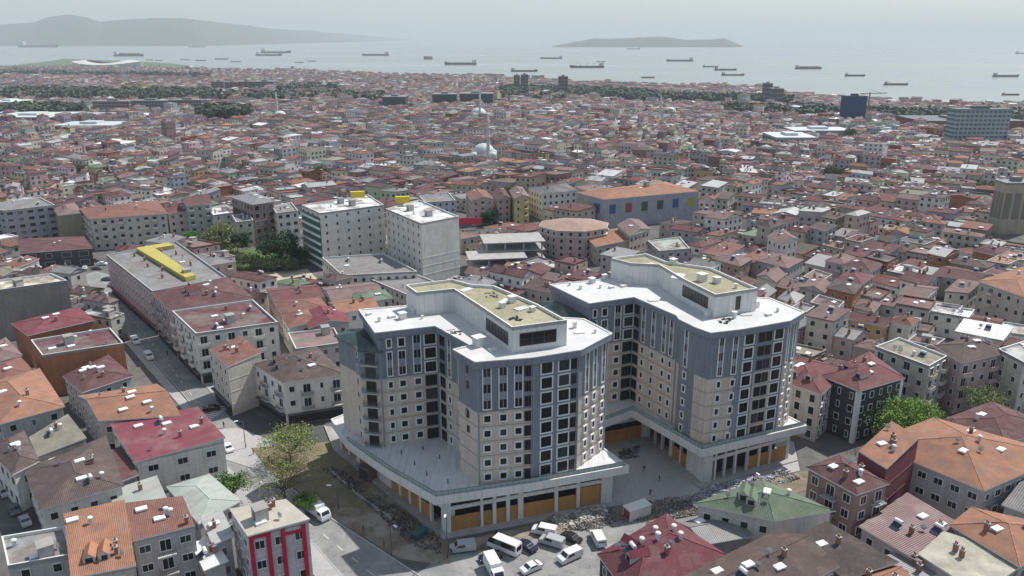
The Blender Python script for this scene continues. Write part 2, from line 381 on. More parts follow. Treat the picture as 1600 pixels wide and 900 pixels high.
def house(name, label, cat, quad, h, roof='hip', rise=2., rc='maroon', wc='cream', over=.45, axis=None, lod=1, blank=(), z0=0., group=None, fh=3.0,
          win=(1.2, 1.4), style='thin', sp=2.9, trim=(.6, .6, .58), things=None, balc=(), floors=None, rail='bars', sheet=False, shop=False):
    """lod 2: every window a part; 1: windows joined into one part; returns the root"""
    q = ccw(quad); c = cen(q); FOOT.append(q)
    rcv = ROOFS[rc] if isinstance(rc, str) else rc; wcv = WALLS[wc] if isinstance(wc, str) else wc
    root = thing(name, label, cat, (c[0], c[1], z0), 0, group)
    wm, rm = MB(), MB(); zt = z0+h
    top = zt-(.75 if roof == 'flat' else 0)
    wm.prism(q, z0-1.0, top, 0, wcv, 0)
    if roof == 'flat': wm.prism(grow(q, .0), top, zt-.0, 0, wcv, 0)
    roof_mesh(rm, wm, q, zt, roof, rise, over, rcv, wcv, axis, 0, trim)
    # storey lines
    nf = floors or max(1, int((h-.2)/fh)); fhh = (h-.3)/nf
    if lod >= 1:
        for i in range(4):
            a, b = q[i], q[(i+1) % 4]
            if not facing(a, b): continue
            L, u, n, ang = edge_frame(a, b)
            for k in range(1, nf):
                if R.random() < .8: wm.slab(a, u, n, 0, L, 0, .06, z0+k*fhh-.09, z0+k*fhh+.09, 0, tuple(min(1, v*1.15) for v in wcv))
    wm.build('wall', WALLC, root)
    rmat = TILEC if not (sheet or roof == 'flat' or rc in ('grey', 'pale grey', 'white', 'dark grey', 'pale green', 'green')) else (DECKC if roof == 'flat' else SHEETC)
    rm.build('roof', [rmat, PLAINC], root)
    jm = MB()
    for i in range(4):
        a, b = q[i], q[(i+1) % 4]
        L, u, n, ang = edge_frame(a, b)
        mid = lerp(a, b, .5)
        if i in blank or not facing(a, b): continue
        nc = max(1, int((L-.8)/sp)); pitch = L/nc
        for k in range(nf):
            zc = z0+k*fhh+fhh*.55
            if k == 0 and shop:
                if lod == 2:
                    x = .5
                    jm2 = MB(); jm2.slab(a, u, n, .4, L-.4, .01, .05, z0+.1, z0+2.6, 0, (.03, .03, .035)); jm2.slab(a, u, n, .2, L-.2, .02, .9, z0+2.75, z0+2.95, 0, R.choice([(.2, .06, .06), (.09, .11, .16), (.36, .35, .34), (.1, .1, .1)]))
                    jm2.build('shop_front', PLAINC, root)
                continue
            for j in range(nc):
                uu = pitch*(j+.5); isb = j in balc or (balc and -1 in balc and j % 2 == 0)
                ww, hh = win
                if isb and k > 0: ww, hh = 1.7, 2.1
                elif R.random() < .12 and not isb: ww *= .6
                p = (a[0]+u[0]*uu+n[0]*.0, a[1]+u[1]*uu+n[1]*.0, zc-(.2 if isb and k > 0 else 0))
                if lod == 2:
                    window(root, p, ang, ww, hh, style)
                    if isb and k > 0:
                        bl = min(pitch-.3, 3.0); bl = round(bl*2)/2
                        key = 'balcony%.1f%s%s' % (bl, rail, str(wcv))
                        part_copy(key, mk_balcony(bl, tuple(v*1.05 for v in wcv) if rail == 'solid' else (.08, .08, .08), rail), root, (p[0], p[1], z0+k*fhh+.12), ang, 1, 'balcony')
                elif lod == 1:
                    jm.slab(a, u, n, uu-ww/2-.1, uu+ww/2+.1, .0, .05, zc-hh/2-.1, zc+hh/2+.1, 0, (.6, .6, .58))
                    g_ = R.choice([.02, .02, .03, .05, .12]); jm.slab(a, u, n, uu-ww/2, uu+ww/2, .05, .075, zc-hh/2, zc+hh/2, 0, (g_, g_, g_*1.1))
                    if isb and k > 0: jm.slab(a, u, n, uu-1.2, uu+1.2, 0, 1.0, zc-1.1, zc-.2, 0, tuple(v*1.1 for v in wcv))
                else:
                    g_ = .03; jm.slab(a, u, n, uu-ww/2, uu+ww/2, .0, .05, zc-hh/2, zc+hh/2, 0, (g_, g_, g_))
    if jm.f:
        o = jm.build('windows', PLAINC, root); o['kind'] = 'stuff'
    # things fixed on the roof
    if things is None:
        things = []
        for k in range(R.choice([1, 2, 2, 3]) if lod >= 1 else R.choice([0, 1])):
            things.append((R.choice(['chimney', 'chimney', 'white_chimney', 'skylight', 'satellite_dish', 'solar_heater'] + (['stair_hut'] if roof == 'flat' and area(q) > 60 else [])), R.uniform(.2, .8), R.uniform(.2, .8)))
    if lod == 2 and things and name != 'hotel' and area(q) > 70:
        things = list(things)+[(R.choice(['skylight', 'satellite_dish', 'white_chimney', 'chimney', 'solar_heater', 'satellite_dish']), R.uniform(.12, .88), R.uniform(.12, .88)) for _ in range(3)]
    L0, u0, n0, a0 = edge_frame(q[0], q[1])
    for kind, s, t in things:
        pt = lerp(lerp(q[0], q[1], s), lerp(q[3], q[2], s), t)
        z = roof_height(q, zt, roof, rise, axis, s, t)
        ei = min(((t, 0), (1-s, 1), (1-t, 2), (s, 3)))[1]; ae = edge_frame(q[ei], q[(ei+1) % 4])[3]
        if kind == 'dormer':
            part_copy('dormer'+str(rcv), lambda: mk_dormer(rcv), root, (pt[0], pt[1], z-.35), ae, 1, 'dormer'); continue
        clutter(root, kind, (pt[0], pt[1], z-(.05 if kind != 'skylight' else .0)), a0 if kind != 'satellite_dish' else 2.6, 1)
    return root
def roof_height(q, z, roof, rise, axis, s, t):
    if roof == 'flat': return z-.55
    if roof == 'shed':
        k = axis or 0; v = {0: t, 1: 1-s, 2: 1-t, 3: s}[k % 4]; return z+.22+rise*v
    a01 = dist(q[0], q[1])+dist(q[2], q[3]); a12 = dist(q[1], q[2])+dist(q[3], q[0])
    if axis is None: axis = 0 if a01 >= a12 else 1
    along, across = (s, t) if axis == 0 else (t, s)
    v = 1-abs(across-.5)*2
    if roof == 'hip':
        k = min(.49, .5*min(a01, a12)/max(1, (a01 if axis == 0 else a12)))
        v = min(v, min(along, 1-along)/k)
    return z+.2+rise*v
def Q(h, *px): 
    p = [un(x, y, h) for x, y in px]
    if len(p) == 3: p.append((p[0][0]+p[2][0]-p[1][0], p[0][1]+p[2][1]-p[1][1]))
    return p

# ------------------------------------------------------------------ ground, sea, hills
def ground_sheet():
    m = MB(); az = [radians(a) for a in range(-180, 181, 4)]; tt = [0, .1, .2, .32, .4, .5, .6, .7, .8, .9, 1.0, 1.004, 1.03]
    for a0, a1 in zip(az, az[1:]):
        for t0, t1 in zip(tt, tt[1:]):
            pts = []
            for a, t in ((a0, t0), (a1, t0), (a1, t1), (a0, t1)):
                d = coast(max(-.8, min(.8, a)))*t; k = max(0, (t-.32)/.68); z = 0 if t <= .32 else -24.3*min(1, k)**2*(3-2*min(1, k))
                if t > 1: z = -24.3-(t-1)*90
                pts.append((d*sin(a), d*cos(a), z))
            if t0 == 0: pts = [pts[0], pts[2], pts[3]]
            m.face(list(reversed(pts)))
    return m
MG = material('city_ground', (.13, .125, .12), .95, .25, .05, .1, 'blotch', tint=(.08, .08, .08))
structure('ground', ground_sheet(), MG)
WATER = bpy.data.materials.new('sea_water'); WATER.use_nodes = True
_t = WATER.node_tree; _b = _t.nodes['Principled BSDF']; _b.inputs['Base Color'].default_value = (.24, .265, .245, 1); _b.inputs['Roughness'].default_value = .32; _b.inputs['Specular IOR Level'].default_value = .5
_g = _t.nodes.new('ShaderNodeNewGeometry'); _n = _t.nodes.new('ShaderNodeTexNoise'); _n.inputs['Scale'].default_value = .02; _n.inputs['Detail'].default_value = 6
_m = _t.nodes.new('ShaderNodeMapping'); _m.inputs['Scale'].default_value = (.5, 1, 1); _t.links.new(_g.outputs['Position'], _m.inputs[0]); _t.links.new(_m.outputs[0], _n.inputs['Vector'])
_p = _t.nodes.new('ShaderNodeBump'); _p.inputs['Strength'].default_value = .35; _p.inputs['Distance'].default_value = 2; _t.links.new(_n.outputs['Fac'], _p.inputs['Height'])
_w = _t.nodes.new('ShaderNodeTexNoise'); _w.inputs['Scale'].default_value = .0016; _w.inputs['Detail'].default_value = 5; _m2 = _t.nodes.new('ShaderNodeMapping'); _m2.inputs['Scale'].default_value = (.35, 1, 1)      # wind lanes
_t.links.new(_g.outputs['Position'], _m2.inputs[0]); _t.links.new(_m2.outputs[0], _w.inputs['Vector']); _mr = _t.nodes.new('ShaderNodeMapRange'); _mr.inputs[1].default_value = .35; _mr.inputs[2].default_value = .65; _mr.inputs[3].default_value = .2; _mr.inputs[4].default_value = .5
_t.links.new(_w.outputs['Fac'], _mr.inputs[0]); _t.links.new(_mr.outputs[0], _b.inputs['Roughness']); _t.links.new(_p.outputs[0], _b.inputs['Normal'])
m = MB(); K = 30000
for i in range(-3, 3):
    for j in range(-3, 3): m.face([(i*K/3, j*K/3, SEAZ), ((i+1)*K/3, j*K/3, SEAZ), ((i+1)*K/3, (j+1)*K/3, SEAZ), (i*K/3, (j+1)*K/3, SEAZ)])
structure('sea', m, WATER)

MH = material('hill_scrub', (.05, .065, .055), .95, .3, .004, 0, 'blotch', tint=(.15, .13, .10))
def range_of_hills(name, prof, d0, d1, base_px):
    """ridge heights surveyed along the skyline; the land slopes down to the shore"""
    m = MB(); xs = []; x = prof[0][0]
    while x <= prof[-1][0]: xs.append(x); x += 6
    def top(x):
        for (a, ya), (b, yb) in zip(prof, prof[1:]):
            if x <= b: return ya+(yb-ya)*(x-a)/(b-a)
        return prof[-1][1]
    def shore(x):
        if base_px > 70 or x < 330: return base_px
        return base_px-(base_px-61.5)*min(1, (x-330)/330)
    rows = []
    rs = [0, .12, .25, .4, .55, .7, .85, 1, 1.15, 1.35]
    for x in xs:
        ux = (x-800)/FPX; col = []; k0 = un(800, shore(x), SEAZ)[1]/un(800, base_px, SEAZ)[1]
        zr = max(SEAZ-2, CAMZ+(56-top(x)-(.9*noise.noise(Vector((x*.045, base_px, 0)))+.5*noise.noise(Vector((x*.16, base_px, 2))) if top(x) < base_px-9 else 0))/FPX*d1*k0*1.045)
        for r in rs:
            d = (d0+(d1-d0)*r)*k0
            k = (r if r <= 1 else max(0, 1-(r-1)*3)); s_ = k*k*(3-2*k)
            nz = noise.fractal(Vector((ux*d*.0011, d*.0011, 3)), 1, 2, 5)
            z = SEAZ-1+(zr-SEAZ)*s_*(1+(.28*nz*(1-abs(2*k-1))if r < 1 else 0)) + (18*(1-k) if 0 < r < 1 else 0)*min(1, max(0, (zr-SEAZ)/60))
            col.append((ux*d, d, z))
        rows.append(col)
    for a, b in zip(rows, rows[1:]):
        for i in range(len(rs)-1): m.face([a[i], b[i], b[i+1], a[i+1]])
    return structure(name, m, MH)
range_of_hills('hills', [(-200, 44), (0, 42), (50, 40), (90, 38), (115, 30), (145, 27), (170, 31), (190, 37), (220, 34), (260, 32), (310, 32), (350, 36), (400, 41), (440, 46), (500, 49), (560, 54), (620, 58.5), (660, 61.5)], 10000, 12600, 69)
range_of_hills('island_hills', [(860, 70), (900, 63), (920, 60), (970, 59), (1000, 57.5), (1030, 57), (1060, 61.5), (1090, 61), (1115, 59), (1130, 64), (1148, 71)], 9000, 9800, 72)
# low green spit with the beach on the left shore
sp = [un(x, y, SEAZ) for x, y in ((20, 104), (80, 97), (100, 93), (140, 95), (200, 97), (270, 101), (298, 105), (292, 110), (200, 112), (60, 112))]
m = MB(); m.prism(ccw(sp), SEAZ-2, SEAZ+5); structure('grassy_spit', m, material('spit_grass', (.10, .14, .085), .95, .2, .01))
sp = [un(x, y, SEAZ+5) for x, y in ((262, 110), (275, 108), (300, 103), (303, 107), (286, 112))]
m = MB(); m.prism(ccw(sp), SEAZ-2, SEAZ+5.6); structure('beach', m, material('beach_sand', (.5, .47, .40), .95, .1, .05))

# ------------------------------------------------------------------ roads, pavements and yards in the foreground
ASPH = material('asphalt', (.075, .077, .082), .9, .2, .25, .1)
ASPH2 = material('worn_asphalt', (.25, .25, .245), .9, .2, .3, .1, 'blotch', tint=(.19, .19, .19))
PAVE = material('paving_slabs', (.36, .355, .35), .9, .12, .2, .1, 'paving')
DIRT = material('bare_earth', (.19, .155, .115), .98, .3, .6, .4, 'blotch', tint=(.30, .27, .22))
LAWN = material('dry_grass', (.165, .145, .09), .98, .3, .5, .4, 'blotch', tint=(.22, .18, .12))
KERB = material('kerb_stone', (.36, .36, .35), .9, .1)
def sheet(name, px, z, m, kind='structure'):
    p = ccw([un(x, y, z) for x, y in px]); b = MB(); b.prism(p, z-.15, z, 0); return structure(name, b, m), p
main_r = [(1050, 980), (640, 980), (560, 925), (490, 850), (420, 790), (352, 728), (322, 668), (290, 620), (250, 575), (205, 520), (165, 470), (120, 432), (150, 424), (188, 432), (215, 470), (255, 520), (300, 575), (338, 625), (372, 668), (455, 765), (515, 810), (620, 878), (700, 930), (900, 930), (1050, 955)]
_, ROADP = sheet('road', main_r, .03, ASPH2)
sheet('side_street', [(338, 625), (372, 668), (530, 700), (545, 672), (410, 655), (365, 615)], .02, ASPH)
sheet('car_park', [(700, 862), (740, 845), (960, 800), (1010, 815), (960, 980), (650, 980), (640, 905)], .045, ASPH2)
sheet('street_pavement', [(165, 472), (205, 523), (250, 578), (290, 624), (318, 664), (300, 660), (276, 628), (236, 582), (192, 530), (150, 478)], .14, PAVE)
sheet('street_pavement', [(216, 470), (256, 520), (301, 575), (339, 624), (350, 620), (312, 574), (266, 518), (228, 470)], .14, PAVE)
_, P1 = sheet('plaza_paving', [(930, 800), (1100, 772), (1250, 735), (1240, 690), (1000, 640), (935, 690)], .06, PAVE)
sheet('corner_pavement', [(352, 718), (330, 672), (372, 668), (455, 700), (515, 720), (520, 770), (470, 768), (440, 745)], .12, PAVE)
sheet('left_pavement', [(345, 712), (353, 728), (420, 790), (492, 852), (555, 925), (530, 935), (460, 870), (335, 760), (320, 735)], .13, PAVE)
_, D1 = sheet('earth_yard', [(470, 772), (520, 690), (545, 690), (700, 845), (705, 885), (622, 872), (515, 806)], .05, DIRT)
sheet('rubble_ground', [(700, 850), (960, 792), (1110, 772), (1260, 735), (1280, 760), (1100, 815), (960, 815), (740, 862)], .075, DIRT)
sheet('tree_lawn', [(392, 700), (515, 690), (545, 705), (560, 745), (600, 795), (520, 790), (470, 770), (420, 735)], .14, LAWN)
sheet('park_lawn', [(330, 392), (470, 385), (500, 412), (380, 425)], .03, material('park_grass', (.08, .13, .04), .95, .2, .3))
sheet('sand_lot', [(372, 430), (480, 420), (500, 440), (400, 452)], .05, material('sand', (.42, .38, .28), .95, .2, .3))
def kerb(px, name='kerb', z0=.02, hgt=.16, wd=.25):
    p = [un(x, y, 0) for x, y in px]; b = MB()
    for a, c in zip(p, p[1:]):
        L, u, n, _ = edge_frame(a, c); b.slab(a, u, n, 0, L-.01, -wd/2, wd/2, z0, z0+hgt)
    return structure(name, b, KERB)
kerb([(353, 728), (420, 791), (492, 852), (556, 925)]); kerb([(455, 764), (515, 809), (620, 877), (700, 930)]); kerb([(165, 471), (206, 522), (251, 577), (291, 622), (322, 669)])
kerb([(215, 470), (255, 520), (300, 575), (338, 624)])
kerb([(515, 735), (560, 775), (612, 812)], 'kerb', .05, .3, .35)
b = MB()
for k in range(26):      # worn lane dashes on the boulevard
    t = k/26; i = 1+k*0
line = [un(x, y, 0) for x, y in ((190, 478), (232, 530), (275, 585), (305, 625), (345, 678), (392, 738), (440, 785), (505, 835), (585, 900))]
for a, c in zip(line, line[1:]):
    L, u, n, _ = edge_frame(a, c); t = 0
    while t+2 < L: b.slab(a, u, n, t, t+2, -.08, .08, .03, .045); t += 5
for (x, y) in ((322, 655), (470, 800)):      # zebra crossings
    A = un(x, y, 0); B = un(x+34, y-22, 0) if x < 400 else un(x+42, y-18, 0); L, u, n, _ = edge_frame(A, B)
    for k in range(int(L/1.0)): b.slab(A, u, n, k*1.0, k*1.0+.5, -1.4, 1.4, .03, .046)
structure('lane_marking', b, material('road_paint', (.55, .55, .52), .8, .2))
NOB = [ROADP, P1, D1]      # nothing is built there

# ------------------------------------------------------------------ the two towers on their podiums
TAN = material('tan_render', (.57, .505, .43), .9, .10, .3, .12, 'plaster')
BLU = material('slate_blue_render', (.215, .235, .28), .85, .10, .3, .06, 'plaster')
BLM = material('panel_edge', (.25, .27, .32), .7, .05)
KHA = material('khaki_screed', (.32, .30, .205), .9, .18, .3, .2, 'blotch', tint=(.24, .22, .15))
DECK = material('white_membrane', (.56, .56, .55), .7, .10, .3, .15, 'blotch', tint=(.46, .46, .46))
RAIL = material('green_glass_rail', (.30, .36, .35), .25, .1)
HOARD = material('ochre_hoarding', (.43, .22, .075), .8, .16, .5, .1, 'plaster')
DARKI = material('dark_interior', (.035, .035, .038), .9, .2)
PODW = material('podium_render', (.64, .635, .62), .8, .07, .3, .05, 'plaster')
GRN = material('dark_green_roof', (.035, .065, .065), .5, .1, kind='sheet', bump=.3)
ZP, FH, NF = 9.0, 3.1, 8
ZC = ZP+FH*NF       # 33.8
def facade(root, wb, bb, a, b, cols, blue_from=5, z0=ZP):
    """cols: (t, kind) with kind s small, m medium, B big framed, D big unframed, d narrow; strips of blue render where asked"""
    L, u, n, ang = edge_frame(a, b)
    for t, kind in cols:
        x = L*t
        P = lambda z, off=0: (a[0]+u[0]*x+n[0]*off, a[1]+u[1]*x+n[1]*off, z)
        if kind in 'smn':
            ww = {'s': .8, 'm': 1.25, 'n': .55}[kind]
            for k in range(5): window(root, P(ZP+k*FH+1.65), ang, ww, 1.3, 'thick')
            ww = max(ww-.1, .6)
            # three storeys of glass inside one tall white frame
            tall(root, P(ZP+6.5*FH+.1), ang, ww+.25, 3*FH-1.0)
        if kind in 'MS':       # single window on the top floor, two storeys framed below it
            ww = {'M': 1.25, 'S': .8}[kind]
            for k in range(5): window(root, P(ZP+k*FH+1.65), ang, ww, 1.3, 'thick')
            window(root, P(ZP+7*FH+1.55), ang, ww, 1.7, 'thick'); tall(root, P(ZP+6*FH+.1), ang, ww+.1, 2*FH-1.0)
        if kind == 'B':
            for k in range(NF): window(root, P(ZP+k*FH+1.6), ang, 2.25, 2.25, 'thick')
        if kind == 'C':        # corner openings: framed above, bare below
            for k in range(NF): window(root, P(ZP+k*FH+1.5), ang, 2.3, 2.2, 'thick' if k > 4 else 'dark')
        if kind == 'D':
            for k in range(NF): window(root, P(ZP+k*FH+1.5), ang, 1.7, 2.1, 'none')
        if kind == 'd':
            for k in range(NF): window(root, P(ZP+k*FH+1.5), ang, 1.35, 2.0, 'none')
        if kind == 'o':
            for k in (7, 6, 4, 3): window(root, P(ZP+k*FH+1.5), ang, .5, 1.3, 'none')
def tall(root, p, ang, w_, h_):
    key = ('tall', round(w_, 2), round(h_, 2))
    if key not in WLIB:
        fb = MB(); t = .2; X, Z = w_/2, h_/2; d = .26
        fb.box((-X-t/2, -d/2, 0), (t, d, h_+2*t)); fb.box((X+t/2, -d/2, 0), (t, d, h_+2*t)); fb.box((0, -d/2, Z+t/2), (w_, d, t)); fb.box((0, -d/2, -Z-t/2), (w_, d, t))
        n = 3 if h_ > 6 else 2; pane = MB(); pane.box((0, -.065, 0), (w_, .13, 1.7)); spn = MB(); g = (h_-n*1.7)/(n-1)
        spn.box((0, -.07, 0), (w_, .14, g-.02))
        mul = MB(); mul.box((0, -.145, 0), (.05, .03, 1.7))
        WLIB[key] = (fb.mesh('tall_window', [FRAME]), pane.mesh('pane', [GLASS]), spn.mesh('spandrel', [BLM]), n, g, mul.mesh('mullion', [FRAME]))
    fm, pm, sm, n, g, mm = WLIB[key]
    f = bpy.data.objects.new('tall_window', fm); COL.objects.link(f); f.parent = root; f.location = Vector(p)-root.location; f.rotation_euler = (0, 0, ang)
    for i in range(n):
        z = -h_/2+.85+i*(1.7+g)
        for me in ((pm, 'pane'), (mm, 'mullion')):
            o = bpy.data.objects.new(me[1], me[0]); COL.objects.link(o); o.parent = f; o.location = (0, 0, z)
        if i < n-1:
            o = bpy.data.objects.new('spandrel', sm); COL.objects.link(o); o.parent = f; o.location = (0, 0, z+.85+g/2)
def tower(label, poly, faces, low, pent, pent_z, win_bands, props, mid=None):
    root = thing('apartment_tower', label, 'apartment tower', (*cen(poly), ZP), 0, 'pair of new apartment towers')
    poly = ccw(poly); FOOT.append(poly)
    zb = ZP+5*FH
    m = MB(); m.prism(poly, ZP-.3, zb, 0, caps=0); m.build('lower_wall', TAN, root)
    m = MB(); m.prism(grow(poly, .05), zb, ZC-.1, 0); m.build('upper_wall', BLU, root)
    # cornice, parapet and deck
    m = MB(); m.prism(grow(poly, .35), ZC-.4, ZC-.1); m.prism(grow(poly, .75), ZC-.1, ZC+1.15); m.build('cornice', BLU, root)
    m = MB(); o_, i_ = grow(poly, .8), grow(poly, .35)
    for i in range(len(poly)):
        j = (i+1) % len(poly); m.prism([o_[i], o_[j], i_[j], i_[i]], ZC+1.15, ZC+1.35)
    m.build('parapet_cap', DECK, root)
    m = MB(); m.prism(grow(poly, .3), ZC+1.15, ZC+1.2); m.build('roof_deck', DECK, root)
    m = MB()
    for a, b, cols, strips in faces:
        L, u, n, ang = edge_frame(a, b)
        for k in range(1, NF): m.slab(a, u, n, .02, L-.02, .04, .075, ZP+k*FH-.05, ZP+k*FH+.05)
    m.build('storey_band', material('band', (.25, .24, .23), .8, .05), root)
    for a, b, cols, strips in faces:
        L, u, n, ang = edge_frame(a, b)
        for s0, s1 in strips:
            sb = MB(); sb.slab(a, u, n, L*s0, L*s1, 0, .10, ZP-.2, zb-.005); sb.build('blue_panel', BLU, root)
        facade(root, None, None, a, b, cols)
        if cols and len(cols) > 2:
            pm = MB()
            for t in (0.0, 1.0): pm = MB(); pm.slab(a, u, n, L*t-(.0 if t == 0 else .3), L*t+(.3 if t == 0 else 0), 0, .16, ZP, ZC-.4); pm.build('pilaster', BLM, root)
    # lower stair end with balconies
    if low:
        lp = ccw(low['poly']); zl = ZP+7*FH; FOOT.append(lp)
        m = MB(); m.prism(lp, ZP-.3, zb, 0); m.build('lower_wall', TAN, root)
        m = MB(); m.prism(grow(lp, .04), zb, zl, 0); m.build('upper_wall', BLU, root)
        m = MB(); e = grow(lp, .7); c = cen(lp)
        for i in range(len(e)): m.face([(*e[i], zl+.1), (*e[(i+1) % len(e)], zl+.1), (*c, zl+1.6)])
        m.prism(e, zl-.1, zl+.1); m.build('roof', GRN, root)
        a, b = low['balc']; L, u, n, ang = edge_frame(a, b)
        for k in range(7):
            x = L*.5; p = (a[0]+u[0]*x, a[1]+u[1]*x)
            window(root, (*p, ZP+k*FH+1.35), ang, 2.0, 2.2, 'none')
            part_copy('balcony_t', mk_balcony(3.6, (.10, .11, .11), 'bars'), root, (*p, ZP+k*FH+.15), ang, 1, 'balcony')
        a, b = low['narrow']; L, u, n, ang = edge_frame(a, b)
        for k in range(7): window(root, (a[0]+u[0]*L/2, a[1]+u[1]*L/2, ZP+k*FH+1.6), ang, .8, 1.4, 'thin')
    # set-back white penthouse with a sunk khaki roof
    for pp in pent:
        pp = ccw(pp); z0 = ZC+1.15
        m = MB(); m.prism(pp, z0, pent_z, 0, caps=0); inn = grow(pp, -.3); 
        for i in range(len(pp)):
            j = (i+1) % len(pp); m.prism([pp[i], pp[j], inn[j], inn[i]], pent_z-.75, pent_z+.02)
        m.build('penthouse_wall', WHITE, root)
        m = MB(); m.prism(inn, pent_z-.8, pent_z-.6); m.build('penthouse_roof', KHA, root)
    for a, b, t0, t1, zl, zh, nb in win_bands:
        L, u, n, ang = edge_frame(a, b); m = MB(); m.slab(a, u, n, L*t0, L*t1, .0, .03, zl, zh, 0); o = m.build('ribbon_window', GLASS, root)
        for i in range(nb+1):
            x = L*(t0+(t1-t0)*i/nb); m = MB(); m.slab(a, u, n, x-.06, x+.06, .03, .10, zl, zh); m.build('mullion', DFRAME, o, (0, 0, 0))
        m = MB(); m.slab(a, u, n, L*t0, L*t1, .03, .09, zl, zl+.12); m.slab(a, u, n, L*t0, L*t1, .03, .09, zh-.12, zh); m.slab(a, u, n, L*t0, L*t1, .03, .08, (zl+zh)/2-.05, (zl+zh)/2+.05); m.build('frame', DFRAME, o, (0, 0, 0))
    for kind, (x, y), s in props:
        z = pent_z-.62 if kind[0] == 'p' else ZC+1.2
        m = MB()
        if kind[1:] == 'vent': m.box((x, y, z+.6*s), (1.2*s, 1.2*s, 1.2*s), .6); m.box((x, y, z+1.25*s), (1.5*s, 1.5*s, .12), .6); m.build('vent_shaft', WHITE, root)
        if kind[1:] == 'hatch': m.box((x, y, z+.25), (1.5*s, 1.1*s, .5), .6); m.build('roof_hatch', WHITE, root)
        if kind[1:] == 'pipe': m.cyl((x, y), .35*s, z, z+.9*s, 12); m.cyl((x, y), .45*s, z+.9*s, z+1.05*s, 12); m.build('vent_pipe', WHITE, root)
        if kind[1:] == 'slab': m.box((x, y, z+.1), (3*s, 1.8*s, .2), R.uniform(0, 1.5)); m.build('loose_panel', DECK, root)
        if kind[1:] == 'junk':
            for _ in range(10): m.box((x+R.uniform(-1.5, 1.5), y+R.uniform(-1.5, 1.5), z+.08), (R.uniform(.3, 1.4), R.uniform(.1, .5), .15), R.uniform(0, 3), 0)
            m.build('timber_offcuts', DARKI, root)
    return root
ZR = 35.0
# tower 1 (left); all corners in metres
B1, C1, = un(600, 698, ZP), un(688, 684, ZP)
E1, F1, G1, H1 = un(748, 758, ZP), un(831, 749, ZP), un(899, 734, ZP), un(943, 702, ZP)
D1b = un(720, 736, ZP)
du = Vector((E1[0]-D1b[0], E1[1]-D1b[1])).normalized(); dn = Vector((-du.y, du.x))      # dn points into the block
tt_ = (Vector(D1b)-Vector(C1)).dot(du); D1a = tuple(Vector(C1)+du*tt_)
J1 = un(884, 496, ZR); K1 = un(917, 500, ZR)
L1 = (-33.5, 163.5)      # back left corner of the left wing
K1b = (H1[0]-4.5, H1[1]+8); J1b = (K1b[0]-9, K1b[1]+1.5)
M1 = (C1[0]+1, C1[1]+14)
poly1 = [B1, C1, D1a, D1b, E1, F1, G1, H1, K1b, J1b, M1, (L1[0]+1, L1[1]+1)]
faces1 = [(B1, C1, [(.17, 'S'), (.38, 'M'), (.64, 'm'), (.87, 'C')], []),
          (C1, D1a, [(.14, 'D'), (.34, 's'), (.62, 's')], []),
          (D1b, E1, [(.5, 'o')], []),
          (E1, F1, [(.17, 'm'), (.46, 'm'), (.74, 'm'), (.925, 'd')], []),
          (F1, G1, [(.30, 'B'), (.68, 'B'), (.915, 'd')], [(.0, .84)]),
          (G1, H1, [(.28, 's'), (.55, 's'), (.85, 's')], [])]
for i, f in enumerate(faces1[3:], 3): pass
low1 = dict(poly=[un(538, 668, ZP), un(561, 683, ZP), un(572, 695, ZP), B1, (L1[0]+1, L1[1]+1), (L1[0]-1.5, L1[1]+1)], balc=(un(572, 695, ZP), B1), narrow=(un(561, 683, ZP), un(572, 695, ZP)))
PZ1 = 40.2
def PZ(z, *px): return [un(x, y, z) for x, y in px]
pa = PZ(PZ1, (634, 445), (651, 457), (709, 451), (752, 479), (800, 511), (886, 500), (840, 475), (772, 446), (737, 444), (707, 436))
T1 = tower('nearer of the two tan and slate blue towers, white roof with khaki-topped penthouse', poly1, faces1, low1, [pa], PZ1,
      [(pa[3], pa[4], .18, .88, PZ1-4.2, PZ1-1.6, 7), (pa[4], pa[5], .14, .80, PZ1-4.1, PZ1-1.5, 3)],
      [('rvent', un(629, 498, ZR), 1.1), ('rpipe', un(593, 502, ZR), 1), ('rvent', un(748, 540, ZR), 1.5), ('rpipe', un(898, 512, ZR), 1.3), ('rhatch', un(612, 496, ZR), 1), ('rpipe', un(646, 490, ZR), 1.2),
       ('rslab', un(700, 515, ZR), .8), ('rpipe', un(822, 548, ZR), .7), ('rpipe', un(930, 520, ZR), .8), ('rhatch', un(770, 548, ZR), .9), ('rjunk', un(715, 522, ZR), 1), ('rpipe', un(660, 498, ZR), .7), ('rslab', un(905, 520, ZR), .7), ('rhatch', un(576, 492, ZR), .8), ('pvent', un(785, 476, PZ1), .9), ('pvent', un(800, 468, PZ1), 1.1), ('pslab', un(815, 478, PZ1), 1), ('pslab', un(790, 466, PZ1), .9), ('pvent', un(832, 482, PZ1), .8), ('pjunk', un(806, 493, PZ1), 1), ('pjunk', un(770, 457, PZ1), 1), ('pslab', un(728, 449, PZ1), 1)])
# painted ring and short lettering-like sign plates on the blank wall
L_, u_, n_, a_ = edge_frame(D1b, E1)
m = MB()
for i in range(16):
    t0, t1 = 2*pi*i/16, 2*pi*(i+1)/16; c0 = (L_*.45, 23.0)
    q = [(c0[0]+r*cos(t)*.75, c0[1]+r*sin(t)*1.25) for r, t in ((.8, t0), (.8, t1), (.62, t1), (.62, t0))]
    m.face([(D1b[0]+u_[0]*x+n_[0]*.12, D1b[1]+u_[1]*x+n_[1]*.12, z) for x, z in q]); m.face([(D1b[0]+u_[0]*x+n_[0]*.12, D1b[1]+u_[1]*x+n_[1]*.12, z) for x, z in reversed(q)])
m.build('ring_emblem', DFRAME, T1)
